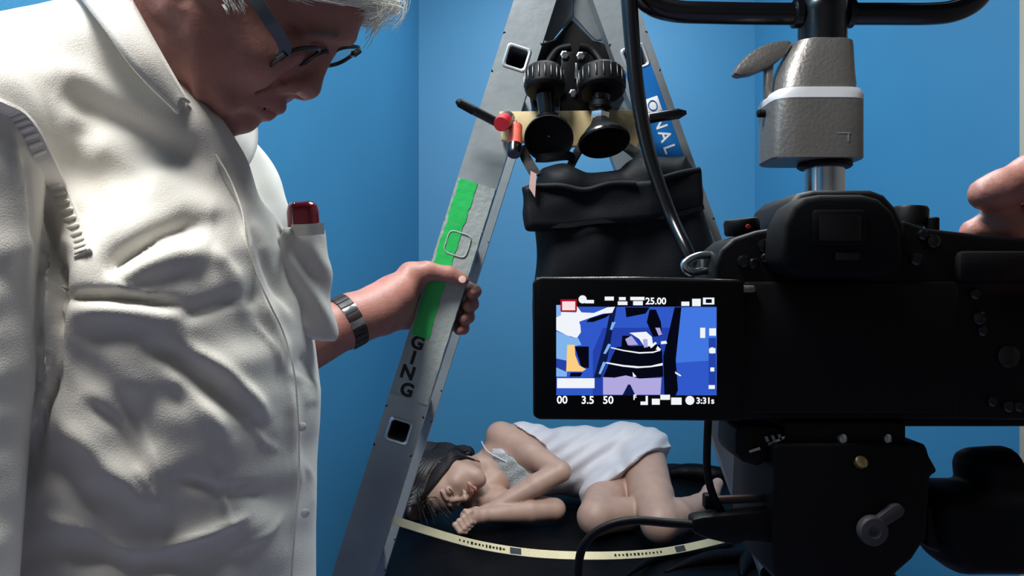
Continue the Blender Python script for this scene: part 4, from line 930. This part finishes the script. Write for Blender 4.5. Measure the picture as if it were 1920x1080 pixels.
band('temple', [e1, P(533, 84, .580), P(506, 40, .566), P(478, -2, .560), P(440, -58, .558), P(390, -72, .560), P(350, -44, .566)], (.8, 0, .5), .0100, .002, M_TEMPLE, GL, 8)
band('temple', [e2, h(540, 50, .074), h(500, 0, .082), h(440, -60, .084), h(380, -60, .082)], (.8, 0, .5), .0100, .002, M_TEMPLE, GL, 8)
for e in (e1, e2): lathe('hinge', e - ux * .004, ux, [(0, .003), (.008, .003)], M_BLACKG, GL, 10)
# ---- wristwatch
M_STRAPW = mat('dark_leather', (34, 26, 28), .5)
WA = empty('wristwatch', WR, None, None); WA.parent = MAN; WA.matrix_parent_inverse = MAN.matrix_world.inverted()
ax = (WR - ELB).normalized(); _, u1, u2 = frame_from(ax); wc = ELB.lerp(WR, .965)
for k in range(22):
    an = 2 * math.pi * k / 22; d = u1 * math.cos(an) + u2 * math.sin(an); R3 = Matrix((ax, d.cross(ax), d)).transposed()
    box('bracelet_link', wc + d * .0345, (.019, .0092, .0034), M_STEEL if k % 5 == 0 else M_STRAPW, WA, .0008, R3)
dd = Vector((-.1, .8, .6)).normalized(); dd = (dd - ax * dd.dot(ax)).normalized()
wf = lathe('watch_case', wc + dd * .0335, dd, [(0, .013), (.001, .015), (.006, .015), (.0075, .0135)], M_STEEL, WA, 32)
lathe('dial', wc + dd * .0405, dd, [(0, .0125), (.0008, .0125)], M_BLACKG, WA, 32)

# ---- the sleeping woman
WO = empty('person', (.1, 2.55, PZ), 'sleeping woman in a pale slip curled up on the black platform', 'person')
f = Field((-.32, 2.10, .44), (.95, 2.92, .86), .0048)
S1, S2 = P(938, 818, 2.63), P(890, 932, 2.52)
E1, E2 = P(1050, 884, 2.45), P(1040, 955, 2.44)
W1, W2 = P(912, 960, 2.385), P(905, 966, 2.345)
CH, WS, HP = Vector((.03, 2.63, .635)), Vector((.235, 2.70, .618)), Vector((.42, 2.72, .612))
f.ell(CH, (.135, .095, .125), .03); f.cap(CH, WS, .105, .098, .04); f.cap(WS, HP, .098, .128, .05)
f.cap(S1, CH, .050, .07, .03); f.cap(S2, CH, .048, .07, .03)
NK = P(893, 880, 2.57); f.cap(NK, CH + Vector((-.07, 0, .01)), .043, .06, .03); f.cap(P(862, 896, 2.52), NK, .042, .042, .02)
f.chain([S1, S1.lerp(E1, .5), E1], [.049, .043, .036], .012); f.chain([E1, E1.lerp(W1, .35), W1], [.036, .036, .022], .006)
f.chain([S2, E2], [.046, .036], .012); f.chain([E2, E2.lerp(W2, .35), W2], [.036, .036, .022], .006)
f.ell(CH + Vector((.03, -.075, .03)), (.05, .045, .05), .03); f.ell(CH + Vector((.03, -.075, -.06)), (.05, .045, .05), .03)
H1, K1, A1, T1 = P(1202, 862, 2.66), P(1236, 982, 2.25), P(1316, 946, 2.50), P(1346, 906, 2.69)
H2, K2, A2, T2 = P(1158, 902, 2.66), P(1116, 970, 2.30), Vector((.55, 2.46, .52)), Vector((.70, 2.58, .51))
f.chain([H1, H1.lerp(K1, .6), K1], [.088, .072, .056], .012); f.chain([K1, K1.lerp(A1, .35), A1], [.054, .052, .030], .012)
f.chain([H2, H2.lerp(K2, .6), K2], [.085, .070, .056], .010); f.chain([K2, K2.lerp(A2, .35), A2], [.054, .050, .030], .010)
f.chain([A1, A1.lerp(T1, .55), T1], [.031, .030, .020], .012); f.chain([A2, A2.lerp(T2, .55), T2], [.030, .028, .020], .012)
BV, BF = f.surface(); BV = relax(BV, BF, 1)
# hands
f = Field((-.30, 2.20, .45), (.02, 2.50, .64), .0022)
f.chain([E2.lerp(W2, .8), W2], [.025, .022], .006); f.chain([E1.lerp(W1, .8), W1], [.025, .022], .006)
PM = P(880, 974, 2.325); f.cap(W2, PM, .021, .024, .012); f.cap(P(888, 966, 2.33), P(874, 968, 2.32), .022, .020, .012)
for k in range(4):              # lower hand: loose fist on the cloth
    D0 = 2.290 + k * .006; r = (.0078, .0088, .0090, .0088)[k]
    f.chain([P(880 + k, 976 - 2 * k, D0 + .02), P(853 + 8 * k, 984 - 6.5 * k, D0), P(862 + 7 * k, 997 - 6 * k, D0 - .008), P(874 + 5 * k, 998 - 6 * k, D0 + .002)], [r * 1.2, r * 1.1, r, r * .85], .0022)
f.chain([P(890, 966, 2.325), P(882, 960, 2.315), P(872, 958, 2.312)], [.011, .009, .0075], .004)
f.cap(W1, P(896, 964, 2.385), .021, .021, .012)   # upper hand tucked under the chin
for k in range(4):
    f.chain([P(892, 960 + k * 4, 2.40 - k * .016), P(880, 961 + k * 4, 2.395 - k * .016), P(872, 966 + k * 4, 2.385 - k * .014)], [.010, .0085, .0072], .003)
f.chain([P(905, 957, 2.375), P(892, 956, 2.37), P(880, 958, 2.37)], [.012, .010, .008], .005)
GV, GF = f.surface()
# head
hu = Vector((-.86, -.13, -.49)).normalized(); hf = Vector((.35, -.835, -.393)); hf = (hf - hu * hf.dot(hu)).normalized(); hl = hu.cross(hf)
hc = Vector((-.2145, 2.474, .600))
q = lambda x, y, z: hc + hf * x + hl * y + hu * z
RR = (hf, hl, hu)
f = Field(tuple(hc - Vector((.16, .16, .16))), tuple(hc + Vector((.16, .16, .16))), .0024)
f.ell(q(-.012, 0, .035), (.092, .072, .082), .01, RR); f.ell(q(.022, 0, -.025), (.062, .060, .085), .03, RR)
f.cap(q(.066, 0, -.098), q(.06, 0, -.09), .019, .02, .03)
for s_ in (-1, 1):
    f.cap(q(.0, s_ * .055, -.045), q(.055, s_ * .018, -.095), .016, .016, .025); f.ell(q(.05, s_ * .036, -.03), (.026, .022, .022), .02, RR)
    f.ell(q(.088, s_ * .031, .008), (.016, .017, .011), .010, RR, 's'); f.ell(q(.073, s_ * .031, .005), (.0125, .016, .0115), .004, RR)
    f.cap(q(.084, s_ * .014, .024), q(.074, s_ * .046, .026), .005, .004, .008); f.ell(q(.094, s_ * .010, -.036), (.009, .007, .007), .005, RR)
    f.cap(q(.094, 0, -.058), q(.082, s_ * .021, -.062), .0055, .003, .005); f.cap(q(.093, 0, -.070), q(.082, s_ * .019, -.064), .006, .003, .005)
    f.cap(q(.099, 0, -.064), q(.085, s_ * .023, -.064), .0012, .0012, .002, 's')
    f.ell(q(-.01, s_ * .070, -.005), (.018, .008, .030), .006, RR)
f.cap(q(.086, 0, .012), q(.106, 0, -.028), .0055, .0085, .010); f.ell(q(.104, 0, -.030), (.010, .010, .008), .006, RR)
f.cap(q(-.03, 0, -.06), NK, .042, .042, .02)
FV, FF = f.surface(); FV = relax(FV, FF, 1)
new('body', np_mesh('body', [(BV, BF), (GV, GF), (FV, FF)]), M_SKINW, WO)
bm = bmesh.new()
for s_ in (-1, 1):
    tube_bm(bm, spline([q(.087, s_ * .016, .001), q(.0885, s_ * .031, -.004), q(.079, s_ * .047, .0)], 5), .0012, 5)
    tube_bm(bm, spline([q(.091, s_ * .014, .026), q(.087, s_ * .031, .032), q(.074, s_ * .050, .028)], 5), .0020, 5)
from_bm('lashes_and_brows', bm, M_HAIRW, WO, 180)
bm = bmesh.new()
for z_, x_ in ((-.0585, .0985), (-.070, .098)): tube_bm(bm, spline([q(.086, -.020, -.063), q(x_, -.006, z_), q(x_ - .001, 0, z_), q(x_, .006, z_), q(.086, .020, -.063)], 4), .0032, 6)
from_bm('lips', bm, M_LIP, WO, 180)
# hair: cap, spread mass and strands
f = Field((-.47, 2.24, .45), (-.06, 2.80, .80), .004)
f.ell(q(-.024, 0, .043), (.092, .082, .088), .01, RR)
f.ell(q(.095, -.030, -.035), (.080, .092, .105), .012, RR, 's')
f.cap(q(-.04, .04, .05), P(800, 858, 2.62), .06, .045, .04); f.cap(P(800, 858, 2.62), P(876, 850, 2.70), .045, .026, .04); f.cap(q(-.03, -.02, .07), P(770, 955, 2.38), .06, .028, .04)
f.cap(P(775, 930, 2.45), P(790, 980, 2.34), .035, .022, .03); f.cap(q(-.05, 0, .0), P(838, 858, 2.62), .065, .05, .03); f.cut((0, 0, PZ - .004), (0, 0, -1)); f.cut(q(.040, 0, .072), hf * .80 - hu * .6, .006)
V, F = f.surface(); V = relax(V, F, 2); N2 = normals(V, F); V = V + N2 * (.0025 * np.sin(V[:, 1] * 420 + 60 * np.sin(V[:, 0] * 14) + V[:, 2] * 90))[:, None]
WH_ = new('hair', np_mesh('hair', [(V, F)]), M_HAIRW, WO)
bm = bmesh.new(); rnd = random.Random(5)
for i in range(150):
    a = rnd.uniform(-1, 1); p0 = q(rnd.uniform(.02, .07), a * .06, .09 + .03 * rnd.random()); e = P(rnd.uniform(752, 850), rnd.uniform(845, 985), 2.4); 
    e = Vector((e.x, 2.34 + (985 - rnd.uniform(845, 985)) / 140 * .3, PZ + .02 + .05 * rnd.random())); mid = (p0 + e) / 2 + Vector((rnd.uniform(-.03, 0), 0, .05))
    tube_bm(bm, spline([p0, mid, e], 6), lambda t: .0016 * (1 - .6 * t), 4, False)
for i in range(150):            # locks falling across cheek and neck
    t = rnd.random(); w_ = rnd.uniform(-.008, .008); tube_bm(bm, spline([q(.055 - .06 * t, .040 + w_, .10), q(.052 - .07 * t, .068 + w_ * .5, .035), q(.030 - .045 * t, .078 + w_ * .5, -.02), q(.0 - .03 * t, .074 + w_, -.07), NK + Vector((.01 - .06 * t + w_, -.035 + .04 * t, .035 + .012 * t))], 6), lambda t: .0016 * (1 - .4 * t), 4, False)
for i in range(60):             # tousled ends spread on the cloth behind her head
    a_0 = q(rnd.uniform(-.08, 0), rnd.uniform(-.02, .07), rnd.uniform(.04, .10)); e = P(rnd.uniform(770, 885), rnd.uniform(832, 860), rnd.uniform(2.62, 2.76)); tube_bm(bm, spline([a_0, (a_0 + e) / 2 + Vector((rnd.uniform(-.02, .02), 0, .03)), e, e + Vector((rnd.uniform(-.01, .03), 0, -.02))], 5), lambda t: .002 * (1 - .6 * t), 4, False)
from_bm('strands', bm, M_HAIRW, WH_, 180)
# slip dress
f = Field((-.12, 2.35, .44), (.66, 2.95, .84), .0045); o_ = .010
f.ell(CH + Vector((.01, 0, 0)), (.135 + o_, .095 + o_, .125 + o_), .03); f.cap(CH, WS, .105 + o_, .102 + o_, .04); f.cap(WS, HP, .105 + o_, .132 + o_, .05)
f.ell(CH + Vector((.03, -.075, .03)), (.052 + o_, .047 + o_, .05 + o_), .03); f.ell(CH + Vector((.03, -.075, -.06)), (.052 + o_, .047 + o_, .05 + o_), .03)
f.cap(H1, H1.lerp(K1, .42), .094 + o_, .088 + o_, .03); f.cap(H2, H2.lerp(K2, .45), .092 + o_, .085 + o_, .03)
f.cap(HP, HP + Vector((.07, -.02, .01)), .125, .115, .03)
hem = P(1162, 900, 2.50); f.cut(hem, (.62, -.55, -.62), .004)
f.cut(P(1244, 850, 2.72), (1, .25, -.1), .004)
f.cut(P(905, 905, 2.52), (-.80, -.36, .22), .004)
f.cap(S1, E1, .062, .05, .004, 's'); f.cap(S1 + Vector((-.06, 0, .02)), S1, .07, .062, .004, 's')
V, F = f.surface(); V = relax(V, F, 1); N2 = normals(V, F); dx, dy = px_of(V)
V = V + N2 * (.004 * np.sin((dx * .75 + dy) / 11.) * np.clip((dx - 1040) / 90, 0, 1) + .003 * np.sin((dx - dy * .4) / 9. + 2) * np.clip((dx - 1100) / 80, 0, 1) + .0022 * np.sin((dx + dy * 1.5) / 7.))[:, None]
dme = np_mesh('slip_dress', [(V, F)]); DR = new('slip_dress', dme, M_DRESS, WO)
dme.materials.append(M_LACE)
cx_ = np.empty(len(dme.polygons) * 3, np.float32); dme.polygons.foreach_get('center', cx_); cx_ = cx_.reshape(-1, 3); ppx, ppy = px_of(cx_)
mi = ((ppx < 1010 + (880 - ppy) * .2) & (ppy > 850) & (ppx < 1030)).astype(np.int32); dme.polygons.foreach_set('material_index', mi)
sp_pts = [on_body(x, y, BV) for x, y in ((950, 866), (940, 861), (926, 854), (914, 846), (908, 838))] + [P(903, 828, 2.66)]
tube('shoulder_strap', [p for p in sp_pts if p], .0028, M_DRESS, DR, 8)

# ---- hand of the camera operator at the camera's top plate
OP = empty('person', P(2050, 460, .36), "camera operator's hand with one finger raised over the camera", 'person')
f = Field((.185, .26, 1.18), (.44, .46, 1.36), .0022)
o = lambda x, y, D: P(x, y, D)
f.chain([o(1848, 364, .345), o(1878, 356, .345), o(1935, 330, .348), o(2010, 345, .355), o(2090, 420, .365)], [.0078, .0088, .0098, .0105, .013], .004)
f.chain([o(1826, 436, .352), o(1870, 424, .352), o(1940, 418, .355), o(2010, 430, .36), o(2085, 470, .365)], [.0066, .0085, .0095, .010, .013], .004)
f.chain([o(1900, 520, .405), o(1960, 500, .405), o(2030, 490, .385), o(2095, 520, .37)], [.008, .009, .010, .013], .004)
f.chain([o(1910, 590, .405), o(1965, 570, .405), o(2030, 555, .385), o(2095, 570, .37)], [.0075, .0085, .0095, .012], .004)
f.chain([o(1985, 540, .318), o(2020, 550, .318), o(2065, 565, .335), o(2110, 570, .36)], [.009, .011, .013, .015], .005)
f.cap(o(2090, 440, .365), o(2170, 520, .37), .018, .026, .02); f.cap(o(2095, 540, .368), o(2170, 560, .37), .018, .026, .02); f.cap(o(2160, 545, .37), o(2330, 620, .36), .028, .026, .02)
V, F = f.surface(); new('hand', np_mesh('hand', [(relax(V, F, 1), F)]), M_SKIN, OP)
tube('sleeve', [o(2250, 590, .365), o(2500, 700, .34), o(3000, 900, .30)], lambda t: .034 + .02 * t, M_TROUS, OP, 24)
